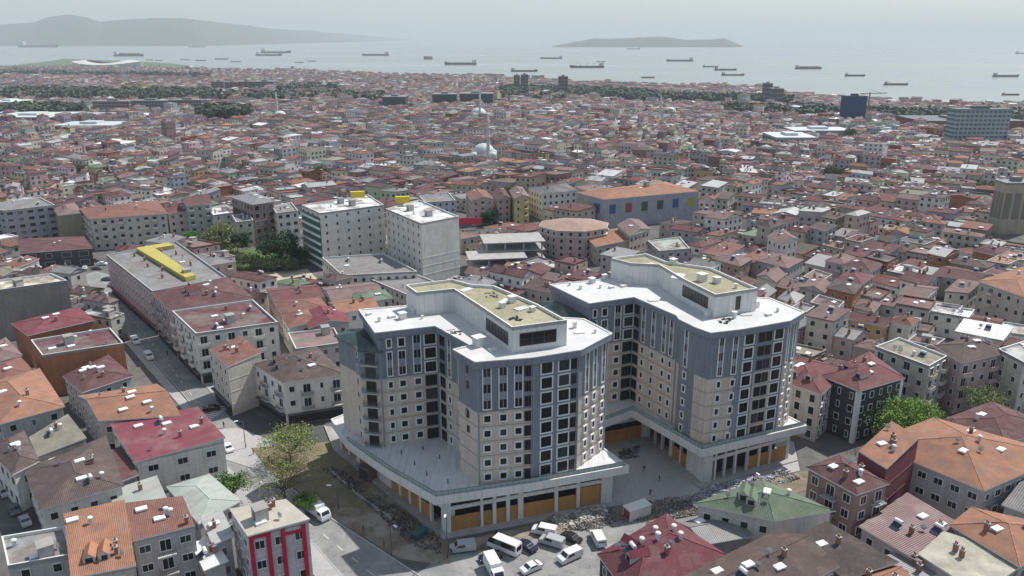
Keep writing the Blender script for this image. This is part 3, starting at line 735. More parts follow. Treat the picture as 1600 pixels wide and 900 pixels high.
# tower 2 (right)
B2, C2 = un(925, 640, ZP), un(984, 624, ZP)
B2 = (C2[0]-10.6, C2[1]-4.6)
D2a = un(1050, 664, ZP); D2b = un(1054, 672, ZP); D2c = un(1077, 688, ZP); E2 = un(1097, 698, ZP); F2 = un(1141, 691, ZP); G2 = un(1211, 674, ZP); H2 = un(1231, 658, ZP)
K2 = (H2[0]-4, H2[1]+9); J2 = (K2[0]-9, K2[1]+1.5); M2 = (C2[0]+2, C2[1]+15); L2 = (B2[0]-7.5, B2[1]+13)
poly2 = [B2, C2, D2a, D2b, D2c, E2, F2, G2, H2, K2, J2, M2, L2]
faces2 = [(B2, C2, [(.1, 'S'), (.32, 'M'), (.62, 'm'), (.87, 'C')], []),
          (C2, D2a, [(.08, 'D'), (.25, 's'), (.48, 's'), (.72, 's'), (.88, 's')], []),
          (D2b, D2c, [(.42, 's')], [(0, 1)]),
          (D2c, E2, [], []), (E2, F2, [(.38, 's'), (.86, 's')], []),
          (F2, G2, [(.20, 'B'), (.47, 'd'), (.62, 'd'), (.84, 'B')], [(-.04, .36), (.74, .95)]),
          (G2, H2, [(.2, 'n'), (.66, 's')], [])]
low2 = dict(poly=[(B2[0]-9.5, B2[1]+9), (B2[0]-6.2, B2[1]+4.2), (B2[0]-3.8, B2[1]+.5), B2, L2, (L2[0]-2, L2[1])], balc=((B2[0]-3.8, B2[1]+.5), B2), narrow=((B2[0]-6.2, B2[1]+4.2), (B2[0]-3.8, B2[1]+.5)))
pb_ = PZ(PZ1, (955, 403), (986, 411), (1030, 413), (1063, 433), (1118, 460), (1184, 450), (1110, 418), (1040, 408), (1010, 396))
T2 = tower('farther, right-hand one of the two tan and slate blue towers on white podiums', poly2, faces2, low2, [pb_], PZ1,
      [(pb_[3], pb_[4], .10, .82, PZ1-4.0, PZ1-1.4, 8), (pb_[4], pb_[5], .50, .60, PZ1-4.2, PZ1-1.2, 1)],
      [('rvent', un(925, 442, ZR), 1), ('rvent', un(945, 436, ZR), .9), ('rpipe', un(907, 452, ZR), 1), ('rpipe', un(938, 450, ZR), .8), ('rhatch', un(974, 448, ZR), 1), ('rvent', un(985, 443, ZR), 1.2), ('rpipe', un(1147, 497, ZR), 1.4), ('rslab', un(1165, 492, ZR), .8),
       ('rpipe', un(1183, 480, ZR), 1.4), ('rvent', un(1105, 494, ZR), 1), ('rpipe', un(1215, 487, ZR), .9), ('rjunk', un(1130, 502, ZR), 1), ('rhatch', un(1200, 493, ZR), .9), ('rpipe', un(890, 446, ZR), .8), ('rhatch', un(955, 450, ZR), .8), ('rslab', un(1020, 470, ZR), .7), ('pvent', un(1052, 409, PZ1), 1.1), ('pvent', un(1097, 435, PZ1), 1.4), ('pvent', un(1120, 438, PZ1), 1.1), ('pslab', un(1060, 428, PZ1), 1.5), ('pslab', un(1015, 410, PZ1), 1), ('ppipe', un(1150, 446, PZ1), 1)])

def podium(label, top, wall, bays, zt=ZP, props=()):
    top = ccw(top)
    root = thing('podium', label, 'podium', (*cen(top), 0), 0, 'white podiums of the towers'); FOOT.append(top)
    m = MB(); m.prism(top, zt-1.5, zt-.05); m.build('canopy_slab', PODW, root)
    m = MB(); m.prism(grow(top, -.35), zt-.05, zt+.02); m.build('terrace_deck', material('terrace_deck', (.56, .56, .57), .8, .08, .1, .05, 'plaster'), root)
    o_, i_ = top, grow(top, -.3); m = MB()
    for i in range(len(top)):
        j = (i+1) % len(top); m.prism([o_[i], o_[j], i_[j], i_[i]], zt-.05, zt+.22)
    m.build('kerb_edge', PODW, root)
    wall = ccw(wall)
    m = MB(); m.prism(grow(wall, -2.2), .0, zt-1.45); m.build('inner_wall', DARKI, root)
    m = MB(); m.prism(grow(wall, 1.6), -.5, .32); m.build('plinth', CONC, root)
    for a, b, bl, zbt in bays:
        L, u, n, ang = edge_frame(a, b); zb_ = .32
        cur = 0
        m = MB(); m.slab(a, u, n, 0, L, -2.2, 0, zt-2.2, zt-1.5); m.build('beam', PODW, root)
        for t0, t1, kind in bl+[(1.0, 1.0, '')]:
            if L*t0-cur > .05:
                m = MB(); m.slab(a, u, n, cur, L*t0, -.55 if L*t0-cur < 1.5 else -2.2, 0, zb_, zt-2.2); m.build('pillar' if L*t0-cur < 1.5 else 'wall', PODW, root)
            cur = L*t1
            if not kind: continue
            m = MB(); m.slab(a, u, n, L*t0, L*t1, -.5, -.02, 5.1, 5.9); m.build('lintel', PODW, root)
            if 'h' in kind:
                x = L*t0+.02; npn = max(1, int(L*(t1-t0)/2.4)); wp = (L*(t1-t0)-.04)/npn
                for _ in range(npn):
                    m = MB(); m.slab(a, u, n, x, x+wp-.03, -.32, -.24, zb_, 3.5+R.uniform(-.06, .06)+(1.3 if 'H' in kind else 0)); m.build('hoarding_panel', HOARD, root); x += wp
            if 'f' in kind:
                m = MB(); m.slab(a, u, n, L*t0, L*t1, -.35, -.3, 5.9, zt-2.2); m.build('upper_glazing', GLASS, root)
    return root
# podium 1
g0, g1 = un(697, 833, .3), un(956, 784, .3)
w1 = [un(532, 700, .3), un(560, 722, .3), un(607, 760, .3), g0, g1, (g1[0]-4, g1[1]+9), (5, 162), (-30, 172), un(520, 672, .3)]
t1p = [un(517, 656, ZP), un(540, 690, ZP), un(570, 712, ZP), un(605, 736, ZP), un(680, 779, ZP), un(830, 757, ZP), un(983, 729, ZP), un(941, 699, ZP), (8, 166), (-30, 176)]
wf = ccw([w1[0], w1[1], w1[2], w1[3], w1[4], w1[5], w1[6], w1[7], w1[8]])
PD1 = podium('white two storey podium with ochre hoardings under the nearer tower', t1p, w1, [
    (g0, g1, [(.03, .20, 'hf'), (.215, .27, 'hf'), (.29, .35, 'h'), (.37, .42, 'h'), (.45, .64, 'hf'), (.66, .775, 'hf'), (.795, .93, 'hHf')], 0),
    (w1[2], g0, [(.05, .2, 'hf'), (.23, .38, 'hf'), (.41, .56, 'hf'), (.59, .74, 'hf'), (.77, .93, 'f')], 0),
    (w1[1], w1[2], [(.05, .3, 'hf'), (.34, .6, 'hf')], 0), (w1[0], w1[1], [(.1, .45, 'hH'), (.52, .9, 'hH')], 0)])
a, b = un(606, 737, ZP), un(681, 778, ZP)
def railing(name, label, pts, z, m, parent):
    for a, b in zip(pts, pts[1:]):
        L, u, n, ang = edge_frame(a, b); mb = MB(); k = int(L/1.2)+1
        mb.slab(a, u, n, 0, L, -.03, .03, z+1.0, z+1.06)
        for i in range(k+1): mb.slab(a, u, n, L*i/k-.03, L*i/k+.03, -.03, .03, z, z+1.0)
        mb.build('handrail', DFRAME, parent); mb = MB(); mb.slab(a, u, n, .02, L-.02, -.012, .012, z+.08, z+.98); mb.build('rail_glass', m, parent)
railing('', '', [grow(ccw(t1p), -.5)[ccw(t1p).index(p)] for p in t1p[1:7]], ZP+.02, RAIL, PD1)
for x, y in ((627, 709), (648, 727), (667, 743), (687, 717), (700, 755), (661, 703)):
    c = un(x, y, ZP); m = MB(); m.cyl(c, .12, ZP, ZP+.9, 6); m.build('drain_pipe', DFRAME, PD1)
# podium 2
c0 = un(1098, 755, .3); c1 = un(1231, 716, .3); ic = un(1015, 692, .3)
ic2 = un(940, 705, .3)
w2 = [(14, 185), ic2, ic, c0, c1, (c1[0]-5, c1[1]+12), (35, 200)]
t2p = [(12, 186), un(930, 665, ZP), un(988, 643, ZP), un(1097, 705, ZP), un(1261, 666, ZP), un(1230, 650, ZP), (36, 202)]
ic = un(1010, 682, .3); k_ = un(935, 697, .3); w2 = [(14, 185), k_, ic, c0, c1, (c1[0]-5, c1[1]+12), (35, 200)]
PD2 = podium('white two storey podium with ochre hoardings under the farther tower', t2p, w2, [
    (c0, c1, [(.02, .12, 'f'), (.14, .23, 'f'), (.25, .35, 'f'), (.37, .49, 'f'), (.51, .63, 'hf'), (.65, .76, 'hf'), (.78, .97, 'hf')], 0),
    (ic, c0, [(.03, .14, 'f'), (.16, .27, 'f'), (.30, .42, 'f'), (.47, .60, 'hf'), (.62, .72, 'hf')], 0),
    (k_, ic, [(.1, .9, 'hf')], 0)])
railing('', '', [grow(ccw(t2p), -.5)[ccw(t2p).index(p)] for p in t2p[1:5]], ZP+.02, RAIL, PD2)

# ------------------------------------------------------------------ houses round the towers, surveyed one by one
HL = []
def H(label, h, px, roof='hip', rise=1.8, rc='maroon', wc='cream', name='house', cat='house', **k):
    r = house(name, label, cat, Q(h, *px), h, roof, rise, rc, wc, **k); HL.append(r); return r
T = lambda *a: list(a)
H('crimson sheet roof house with white walls and small white windows beside the boulevard', 8.2, [(175, 664), (214, 722), (350, 690), (309, 643)], 'shed', .9, 'crimson', 'white', lod=2, axis=0, sheet=True, over=.3, things=T(('skylight', .3, .55), ('skylight', .55, .8), ('white_chimney', .55, .45), ('skylight', .2, .25), ('chimney', .5, .9), ('satellite_dish', .85, .2)), win=(1.9, 1.3), sp=4.2)
H('brown hipped roof house with a crimson patch at its left corner', 8.3, [(42, 737), (66, 795), (190, 760), (163, 684)], 'hip', 1.5, 'brown', 'white', lod=2, things=T(('skylight', .75, .55), ('chimney', .45, .75), ('satellite_dish', .3, .35), ('skylight', .4, .6)))
H('narrow dark maroon lean-to roof squeezed between brown and crimson roofs', 6, [(172, 707), (190, 757), (214, 748), (188, 700)], 'shed', .8, 'maroon', 'grey', lod=1, axis=3, things=[])
H('house with plain olive-grey flat roof behind the brown roofed house', 8.8, [(47, 684), (60, 713), (134, 688), (106, 652)], 'shed', .5, 'olive', 'tan', lod=2, axis=0, things=T(('chimney', .25, .6)), over=.2)
H('terracotta roofed house with a patched, sagging roof at the left edge', 10, [(-60, 612), (2, 662), (98, 636), (60, 578)], 'hip', 2.0, 'orange', 'grey', lod=1, things=T(('skylight', .45, .35), ('chimney', .7, .6), ('solar_heater', .5, .25), ('white_chimney', .85, .4)))
H('house with dirty maroon roof full of junk below the sagging terracotta one', 8.8, [(-18, 700), (22, 740), (58, 722), (35, 676)], 'hip', 1.2, 'brown', 'white', lod=1, things=T(('skylight', .4, .6), ('satellite_dish', .5, .3), ('white_chimney', .6, .6)))
H('grey walled house with wide orange gabled roof and one roof hatch', 9, [(126, 620), (157, 657), (278, 650), (243, 602)], 'gable', 2.2, 'orange', 'grey', lod=2, axis=1, things=T(('chimney', .3, .5), ('skylight', .7, .7), ('skylight', .82, .35), ('white_chimney', .9, .7)))
H('house with crumpled maroon roof covered in white skylights and dishes', 9.3, [(101, 588), (130, 613), (205, 588), (168, 557)], 'hip', 1.6, 'maroon', 'grey', lod=2, things=T(('skylight', .3, .3), ('skylight', .5, .6), ('white_chimney', .65, .5), ('satellite_dish', .2, .5), ('chimney', .8, .5)))
H('block with orange-brown rendered walls and a flat maroon terrace', 12, [(48, 531), (66, 555), (193, 536), (172, 512)], 'flat', 0, 'maroon', (.36, .15, .08), name='apartment_building', cat='building', lod=2, blank=(0, 1, 2, 3), things=T(('stair_hut', .45, .4), ('white_chimney', .3, .5), ('skylight', .15, .5), ('skylight', .65, .4)))
H('orange brick house under a bright crimson roof near the grey gable wall', 10, [(20, 506), (45, 524), (146, 501), (120, 481)], 'hip', 1.3, 'crimson', 'brick', lod=1, blank=(0, 1, 2, 3), things=T(('skylight', .3, .6), ('skylight', .45, .4), ('chimney', .7, .5)))
H('tall plain grey-tan windowless block at the left edge', 17, [(-70, 446), (-40, 458), (105, 438), (80, 427)], 'flat', 0, 'cream', (.27, .25, .22), name='apartment_building', cat='building', lod=1, blank=(0, 1, 2, 3), things=T(('stair_hut', .8, .5)))
H('small house with pale salmon roof and white wall at the left edge', 8, [(-30, 548), (-8, 566), (33, 556), (8, 530)], 'hip', 1.3, 'dull pink', 'white', lod=1)
H('white house with dull red roof just left of the orange-brown block', 8, [(-26, 578), (-2, 600), (55, 585), (30, 560)], 'hip', 1.3, 'brick red', 'white', lod=1)
H('grey building with an empty flat concrete roof in the lower left corner', 11, [(2, 838), (12, 884), (112, 866), (100, 822)], 'flat', 0, (.26, .26, .26), 'grey', lod=2, name='apartment_building', cat='building', things=T(('skylight', .75, .55), ('skylight', .8, .45), ('stair_hut', .8, .62)))
H('terracotta tiled roof with two pointed dormers in the lower left', 11, [(103, 818), (112, 905), (212, 885), (196, 796)], 'shed', 1.8, 'orange', 'tan', lod=2, axis=1, name='apartment_building', cat='building', over=.1, things=T(('dormer', .78, .32), ('dormer', .78, .55), ('chimney', .7, .75), ('skylight', .15, .12), ('satellite_dish', .85, .8)))
H('narrow apartment house with faded red tiles and white end walls', 11.3, [(198, 797), (208, 846), (303, 822), (286, 786)], 'shed', 1.2, 'brick red', 'grey', lod=2, axis=1, name='apartment_building', cat='building', over=.15, win=(1.7, 1.3), things=T(('white_chimney', .55, .7), ('skylight', .6, .5), ('chimney', .9, .9)), balc=(1,))
H('low shed with pale grey curved metal sheets left of the rounded metal roof', 6, [(160, 772), (199, 803), (262, 786), (245, 748)], 'shed', .5, 'pale green', 'grey', lod=1, name='shed', cat='shed', axis=0, over=.1, things=T(('chimney', .35, .6)))
H('low building with broad pale green metal roof beside the small street tree', 6.2, [(263, 762), (312, 818), (374, 784), (326, 743)], 'hip', .7, 'pale green', 'grey', lod=1, name='shed', cat='shed', over=.3, things=[])
RED = H('grey apartment house with bright red pilasters in the lower left', 12, [(361, 797), (388, 838), (482, 816), (446, 786)], 'shed', .5, (.46, .43, .36), (.50, .46, .47), lod=2, name='apartment_building', cat='building', axis=0, sheet=True, over=.2, win=(1.5, 1.5), things=T(('stair_hut', .55, .35), ('chimney', .3, .6), ('satellite_dish', .75, .6)))
q = ccw(Q(12, (361, 797), (388, 838), (482, 816), (446, 786)))
for i in range(4):
    a, b = q[i], q[(i+1) % 4]
    if i == 1:
        L, u, n, ang = edge_frame(a, b)
        for t0, t1 in ((0, .07), (.28, .35), (.52, .59), (.87, .94)):
            m = MB(); m.slab(a, u, n, L*t0, L*t1, .0, .3, -.5, 11.8); m.build('pilaster', material('red_render', (.45, .012, .05), .6, .05), RED)
        for t0, t1, z in ((.0, .36, 11.35), (.52, .94, 10.6)):
            m = MB(); m.slab(a, u, n, L*t0, L*t1, .0, .26, z, z+.5); m.build('band', material('red_render', (.45, .012, .05), .6, .05), RED)
H('pale cream shed roof leaning on the red pilastered building', 8, [(318, 812), (336, 850), (362, 842), (345, 806)], 'shed', .6, 'pale grey', 'grey', lod=1, name='shed', cat='shed')
H('white tin lean-to between the faded red tiles and the red pilasters', 6, [(303, 852), (322, 890), (352, 880), (330, 842)], 'shed', .4, 'white', 'grey', lod=1, name='shed', cat='shed')
# the long terrace along the street
LONG = H('long grey roofed apartment block with a yellow strip, lining the side street', 15, [(166, 398), (238, 455), (354, 433), (275, 377)], 'flat', 0, 'grey', 'pink', lod=2, name='apartment_building', cat='building', shop=True, sp=3.4, trim=(.42, .42, .41),
  things=T(('chimney', .15, .3), ('chimney', .3, .35), ('chimney', .45, .3), ('chimney', .6, .4), ('chimney', .75, .3), ('skylight', .5, .75), ('chimney', .3, .8), ('chimney', .6, .8), ('stair_hut', .8, .6)), blank=(1,))
ql = ccw(Q(15, (166, 398), (238, 455), (354, 433), (275, 377)))
ys = Q(15.4, (212, 386), (222, 392), (292, 434), (305, 431)); m = MB()
m.prism(ccw(Q(15.8, (213, 388), (290, 434), (305, 430), (238, 385))), 14.6, 15.9, 0); m.prism(ccw(Q(15.8, (214, 387), (222, 391), (272, 383), (262, 379))), 14.6, 15.85, 0)
m.build('yellow_insulation_strip', material('yellow_strip', (.42, .36, .10), .8, .1, .8, .2, 'plaster'), LONG)
H('maroon hipped part of the street terrace, right after the grey roof', 15, [(239, 457), (268, 485), (394, 466), (355, 435)], 'hip', 2.2, 'maroon', 'pink', lod=2, name='apartment_building', cat='building', shop=True, sp=3.2, balc=(-1,), things=T(('skylight', .4, .6), ('chimney', .3, .4), ('dormer', .5, .35), ('dormer', .65, .35), ('chimney', .75, .5)), blank=(1,))
H('white corner block of the street terrace with balconies and maroon roof terrace', 15, [(269, 486), (306, 521), (434, 503), (395, 468)], 'flat', 0, 'maroon', 'white', lod=2, name='apartment_building', cat='building', shop=True, sp=3.2, balc=(-1,), rail='solid', things=T(('stair_hut', .7, .5), ('skylight', .4, .4), ('white_chimney', .6, .7), ('chimney', .2, .6), ('solar_heater', .85, .3)))
H('slim cream building with orange roof and one blank wall at the crossing', 13.4, [(327, 547), (356, 574), (408, 556), (378, 530)], 'shed', .8, 'brick red', 'cream', lod=2, name='apartment_building', cat='building', blank=(1,), shop=True, axis=0, over=.1, things=T(('skylight', .35, .5), ('chimney', .6, .5)))
H('white corner apartment house with dark maroon roof in front of the slim cream one', 11.5, [(398, 570), (443, 598), (536, 585), (492, 543)], 'hip', 2.4, 'brown', 'white', lod=2, name='apartment_building', cat='building', shop=True, sp=3.0, balc=(1, 3), things=T(('dormer', .3, .25), ('dormer', .5, .2), ('skylight', .75, .6), ('chimney', .5, .7), ('satellite_dish', .6, .5)))
# roofs between the terrace and the nearer tower
for px, h, k, rc, lab in (([(440, 492), (452, 512), (500, 500), (486, 482)], 9, 'hip', 'brick red', 'small red roof just right of the white corner block'),
    ([(418, 452), (430, 473), (505, 464), (490, 446)], 9, 'gable', 'dark red', 'long dark red roof behind the white corner block of the terrace'),
    ([(505, 450), (520, 472), (600, 462), (580, 442)], 9, 'gable', 'dull pink', 'dull pink roofed house left of the small green roof'),
    ([(472, 490), (485, 513), (545, 503), (530, 482)], 9, 'gable', 'crimson', 'crimson gabled house left of the nearer tower'),
    ([(430, 474), (444, 492), (512, 482), (498, 465)], 9, 'hip', 'brick red', 'brick red hipped house in the court behind the white corner block'),
    ([(515, 474), (530, 490), (590, 480), (575, 466)], 9, 'gable', 'orange', 'orange roofed house touching the left wing of the nearer tower'),
    ([(550, 460), (560, 474), (612, 466), (600, 454)], 9.5, 'hip', 'green', 'small green roofed house behind the nearer tower'),
    ([(450, 520), (462, 545), (535, 535), (522, 512)], 8.5, 'flat', 'dull pink', 'low pink-grey house between the white corner houses and the nearer tower')):
    H(lab, h, px, k, 1.5, rc, R.choice(['cream', 'grey', 'white']), lod=1)
# ---- right foreground
H('dark grey apartment house with white corner strips and a maroon roof', 13.5, [(1286, 588), (1342, 611), (1411, 591), (1358, 552)], 'hip', 2.4, 'dark red', 'dark grey', lod=2, name='apartment_building', cat='building', win=(1.2, 1.5), things=T(('skylight', .7, .45), ('skylight', .55, .6), ('chimney', .35, .6), ('dormer', .3, .3), ('dormer', .7, .25)), trim=(.7, .7, .68))
qd = ccw(Q(13.5, (1286, 588), (1342, 611), (1411, 591), (1358, 552)))
for i in range(4):
    a, b = qd[i], qd[(i+1) % 4]
    if facing(a, b):
        L, u, n, ang = edge_frame(a, b)
        for t0, t1 in ((0, .06), (.94, 1)):
            m = MB(); m.slab(a, u, n, L*t0, L*t1, .0, .25, -.5, 13.2); m.build('corner_strip', FRAME, HL[-1])
H('cream apartment house with dark maroon dormer roof beside the dark grey one', 12.5, [(1196, 588), (1282, 616), (1322, 578), (1240, 556)], 'hip', 2.6, 'dark red', 'cream', lod=2, name='apartment_building', cat='building', win=(1.3, 1.9), things=T(('dormer', .2, .2), ('dormer', .45, .2), ('dormer', .7, .2), ('chimney', .5, .6)))
H('beige flat-roofed apartment house behind the bright green tree', 14, [(1368, 541), (1452, 572), (1480, 556), (1405, 527)], 'flat', 0, 'olive', 'cream', lod=2, name='apartment_building', cat='building', balc=(-1,), rail='solid')
H('pinkish apartment house with brown hipped roof right of the beige one', 14, [(1462, 541), (1502, 567), (1574, 551), (1530, 527)], 'hip', 1.9, 'brown', 'pink', lod=2, name='apartment_building', cat='building', balc=(0, 3), rail='solid', things=T(('skylight', .5, .6), ('skylight', .65, .4), ('chimney', .3, .5)))
H('grey apartment house with a curved parapet at the right edge', 15, [(1560, 545), (1600, 566), (1680, 540), (1640, 520)], 'flat', 0, 'pale grey', 'cream', lod=2, name='apartment_building', cat='building')
H('very wide orange-red tiled hipped roof on a grey house, lower right', 11, [(1360, 694), (1536, 766), (1660, 712), (1460, 655)], 'hip', 3.2, 'orange', 'grey', lod=2, name='apartment_building', cat='building', win=(1.6, 1.3), things=T(('chimney', .45, .7), ('white_chimney', .6, .55), ('skylight', .4, .8), ('satellite_dish', .7, .4), ('skylight', .75, .6)))
H('burgundy walled block with bay windows and a dark maroon hipped roof', 13, [(1264, 732), (1338, 772), (1385, 756), (1312, 714)], 'hip', 1.8, 'maroon', (.30, .20, .18), lod=2, name='apartment_building', cat='building', win=(1.4, 1.6), balc=(1,), things=T(('chimney', .7, .6), ('white_chimney', .75, .5), ('skylight', .85, .3)), trim=(.65, .62, .62))
H('narrow burgundy block with orange tiles rising between the two big roofs', 15, [(1342, 706), (1385, 733), (1434, 693), (1392, 668)], 'shed', 1.2, 'orange', 'burgundy', lod=2, name='apartment_building', cat='building', blank=(0, 1, 2, 3), axis=0, over=.1, things=T(('chimney', .5, .6), ('skylight', .35, .4)))
H('white walled house with a mid green metal roof and triangular dormers', 9, [(1092, 788), (1209, 813), (1298, 798), (1190, 752)], 'hip', 2.4, (.14, .19, .13), 'white', lod=2, blank=(1,), over=.5, things=T(('dormer', .35, .3), ('dormer', .5, .25), ('satellite_dish', .65, .3), ('white_chimney', .6, .75)), trim=(.7, .7, .68))
H('weathered grey timber shed roof in front of the green roofed house', 5.5, [(1058, 815), (1104, 850), (1172, 838), (1130, 802)], 'gable', 1.0, 'grey', 'grey', lod=1, name='shed', cat='shed', things=T(('skylight', .3, .3)))
H('house with large crimson-maroon roof and five white chimneys, bottom centre', 10, [(938, 868), (992, 940), (1130, 868), (1040, 808)], 'hip', 3.0, (.155, .036, .052), 'dark grey', lod=2, trim=(.68, .66, .66), things=T(('white_chimney', .3, .6), ('white_chimney', .45, .75), ('white_chimney', .5, .5), ('white_chimney', .62, .72), ('white_chimney', .4, .35), ('dormer', .2, .3), ('dormer', .5, .2), ('chimney', .7, .5)))
H('brown and pink gabled house beside the crimson roof, bottom edge', 10, [(1064, 905), (1140, 975), (1306, 885), (1212, 834)], 'gable', 2.4, (.11, .075, .07), 'pink', lod=2, things=T(('satellite_dish', .5, .6), ('chimney', .6, .7), ('skylight', .5, .4), ('skylight', .7, .6), ('solar_heater', .6, .3)))
H('dark brown shed roof with a white gutter behind the pink gable', 9, [(1244, 843), (1322, 903), (1396, 884), (1291, 824)], 'shed', .7, (.075, .06, .055), 'tan', lod=1, axis=0, things=T(('chimney', .4, .6), ('skylight', .3, .3)))
H('house with flat maroon sheet roof and one white skylight, lower right', 7.5, [(1347, 824), (1436, 876), (1498, 826), (1418, 778)], 'shed', .6, 'maroon', 'grey', lod=2, axis=0, sheet=True, things=T(('skylight', .5, .75), ('satellite_dish', .7, .5), ('skylight', .8, .8), ('chimney', .6, .35)))
H('orange tiled roof with dark patches at the right bottom corner', 9, [(1488, 822), (1592, 884), (1680, 832), (1520, 796)], 'hip', 1.8, 'orange', 'grey', lod=1)
H('house with plain cream metal roof in front of the patched orange tiles', 8, [(1440, 868), (1530, 925), (1602, 880), (1476, 838)], 'shed', .5, 'cream', 'grey', lod=1, axis=0)
H('small grey-blue roofed house at the bottom edge below the maroon sheet roof', 6, [(1340, 880), (1400, 925), (1470, 895), (1425, 868)], 'shed', .5, 'grey', 'grey', lod=1)
H('salmon roofed house at the bottom edge right of the dark brown shed roof', 8, [(1290, 915), (1350, 960), (1430, 915), (1380, 882)], 'gable', 1.2, 'orange', 'cream', lod=1)
H('dark slate roofed house behind the patched orange tiles', 9, [(1570, 790), (1640, 815), (1720, 780), (1600, 755)], 'shed', .6, 'dark grey', 'grey', lod=1)
STR = H('maroon roofed block with coloured stripes along its front, right edge', 10, [(1477, 657), (1570, 692), (1650, 668), (1550, 630)], 'hip', 1.5, 'maroon', 'grey', lod=1, name='apartment_building', cat='building', blank=(0, 1, 2, 3), trim=(.6, .6, .6))
qs = ccw(Q(10, (1477, 657), (1570, 692), (1650, 668), (1550, 630)))
for i in range(4):
    a, b = qs[i], qs[(i+1) % 4]
    if facing(a, b) and dist(a, b) > 8:
        L, u, n, ang = edge_frame(a, b); k = int(L/1.6)
        for j in range(k):
            m = MB(); m.slab(a, u, n, L*j/k, L*(j+.93)/k, .0, .12, 5.2, 8.6, 0, [(.5, .5, .5), (.12, .05, .035), (.42, .40, .30), (.09, .07, .06)][j % 4]); m.build('facade_panel', PLAINC, STR)
# ---- middle distance
def tallfit(h): return h
HOT1 = H('white hotel wing with teal glass side, left part of the big white complex', 24, [(471, 320), (500, 333), (600, 320), (575, 304)], 'flat', 0, 'white', 'white', lod=1, name='hotel', cat='hotel', sp=4.4, win=(.8, 1.1), fh=3.3, things=T(('stair_hut', .3, .5), ('stair_hut', .6, .6), ('white_chimney', .5, .3)))
HOT2 = H('plain white right wing of the hotel complex with two windows', 24, [(603, 326), (658, 349), (717, 338), (655, 312)], 'flat', 0, 'white', 'white', lod=1, name='hotel', cat='hotel', sp=4.4, win=(.8, 1.2), fh=3.3, blank=(1,), things=T(('stair_hut', .7, .5), ('stair_hut', .3, .4), ('white_chimney', .5, .3)))
q = ccw(Q(24, (471, 320), (500, 333), (600, 320), (575, 304)))
i0 = [0]
for i in i0[:1]:
    a, b = q[i], q[(i+1) % 4]; L, u, n, ang = edge_frame(a, b)
    m = MB(); m.slab(a, u, n, .5, L-.5, .05, .5, 1, 22); m.build('glass_curtain', material('teal_glass', (.03, .11, .11), .15, .1, kind='glass'), HOT1)
    for k in range(7): m = MB(); m.slab(a, u, n, 0, L, .5, .9, 1+k*3.2, 1.9+k*3.2); m.build('band', WHITE, HOT1)
for px, rt, x_ in ((559, 304, HOT1), (629, 312, HOT2)):
    c = un(px, rt+4, 25); m = MB(); m.box((c[0], c[1], 26.2), (6, 2.2, 2.6), .2); m.build('yellow_machine_housing', material('yellow_paint', (.55, .42, .02), .6, .1), x_)
H('low grey annex in front of the white hotel wings', 8.5, [(503, 402), (535, 430), (652, 424), (600, 396)], 'flat', 0, 'grey', 'white', lod=1, name='annex', cat='building')
H('grey parking deck roof wedge below the white hotel', 6.5, [(560, 428), (640, 462), (700, 448), (640, 424)], 'flat', 0, 'grey', 'grey', lod=1, name='annex', cat='building')
H('long cream apartment block under a salmon red roof, left middle distance', 14.5, [(126, 326), (141, 342), (260, 334), (244, 314)], 'hip', 2.0, 'brick red', 'cream', lod=1, name='apartment_building', cat='building', sp=3.3, balc=(1, 3, 6, 7, 9), over=.6)
H('cream block with bright red roof joined to the long salmon roofed block', 13.5, [(258, 320), (263, 334), (300, 329), (290, 312)], 'hip', 1.8, 'dark red', 'cream', lod=1, name='apartment_building', cat='building')
H('pale green apartment house with gabled roof left of the pale street tree', 17, [(284, 312), (292, 322), (330, 318), (320, 304)], 'gable', 2, 'maroon', 'pale green', lod=1, name='apartment_building', cat='building', balc=(0, 2), axis=1)
H('cream house with a white flat roof behind the pale street tree', 13, [(325, 326), (333, 336), (364, 332), (354, 320)], 'flat', 0, 'white', 'cream', lod=1, name='apartment_building', cat='building')
H('pale cream apartment house between white roof and brown frame building', 12, [(362, 336), (369, 347), (396, 344), (388, 332)], 'flat', 0, 'grey', 'cream', lod=1, name='apartment_building', cat='building')
H('unfinished brown brick frame building with a grey hipped roof', 18, [(362, 308), (395, 320), (428, 315), (396, 301)], 'hip', 1.5, 'grey', 'brown', lod=1, name='apartment_building', cat='building', win=(2.2, 2.1), sp=3.2)
H('white windowed apartment house right of the brown frame building', 15, [(425, 322), (432, 333), (466, 329), (455, 316)], 'flat', 0, 'grey', 'white', lod=1, name='apartment_building', cat='building', win=(1.7, 1.5))
H('lilac-grey apartment block with a dark glazed corner, left edge of middle distance', 16, [(-30, 320), (6, 329), (86, 320), (62, 308)], 'flat', 0, 'grey', (.33, .32, .36), lod=1, name='apartment_building', cat='building', win=(2.4, 1.5), sp=4)
H('olive-tan walled house between the lilac block and the salmon roofed block', 13.5, [(84, 326), (92, 337), (128, 333), (116, 318)], 'hip', 1.5, 'dull pink', (.33, .30, .20), lod=1, name='apartment_building', cat='building', blank=(0, 1, 2))
H('low black fronted shop building with maroon roof by the plaza', 7.5, [(28, 374), (34, 396), (143, 388), (130, 370)], 'hip', 1.2, 'maroon', 'dark grey', lod=1, name='shop', cat='shop', win=(3.5, 2), sp=5)
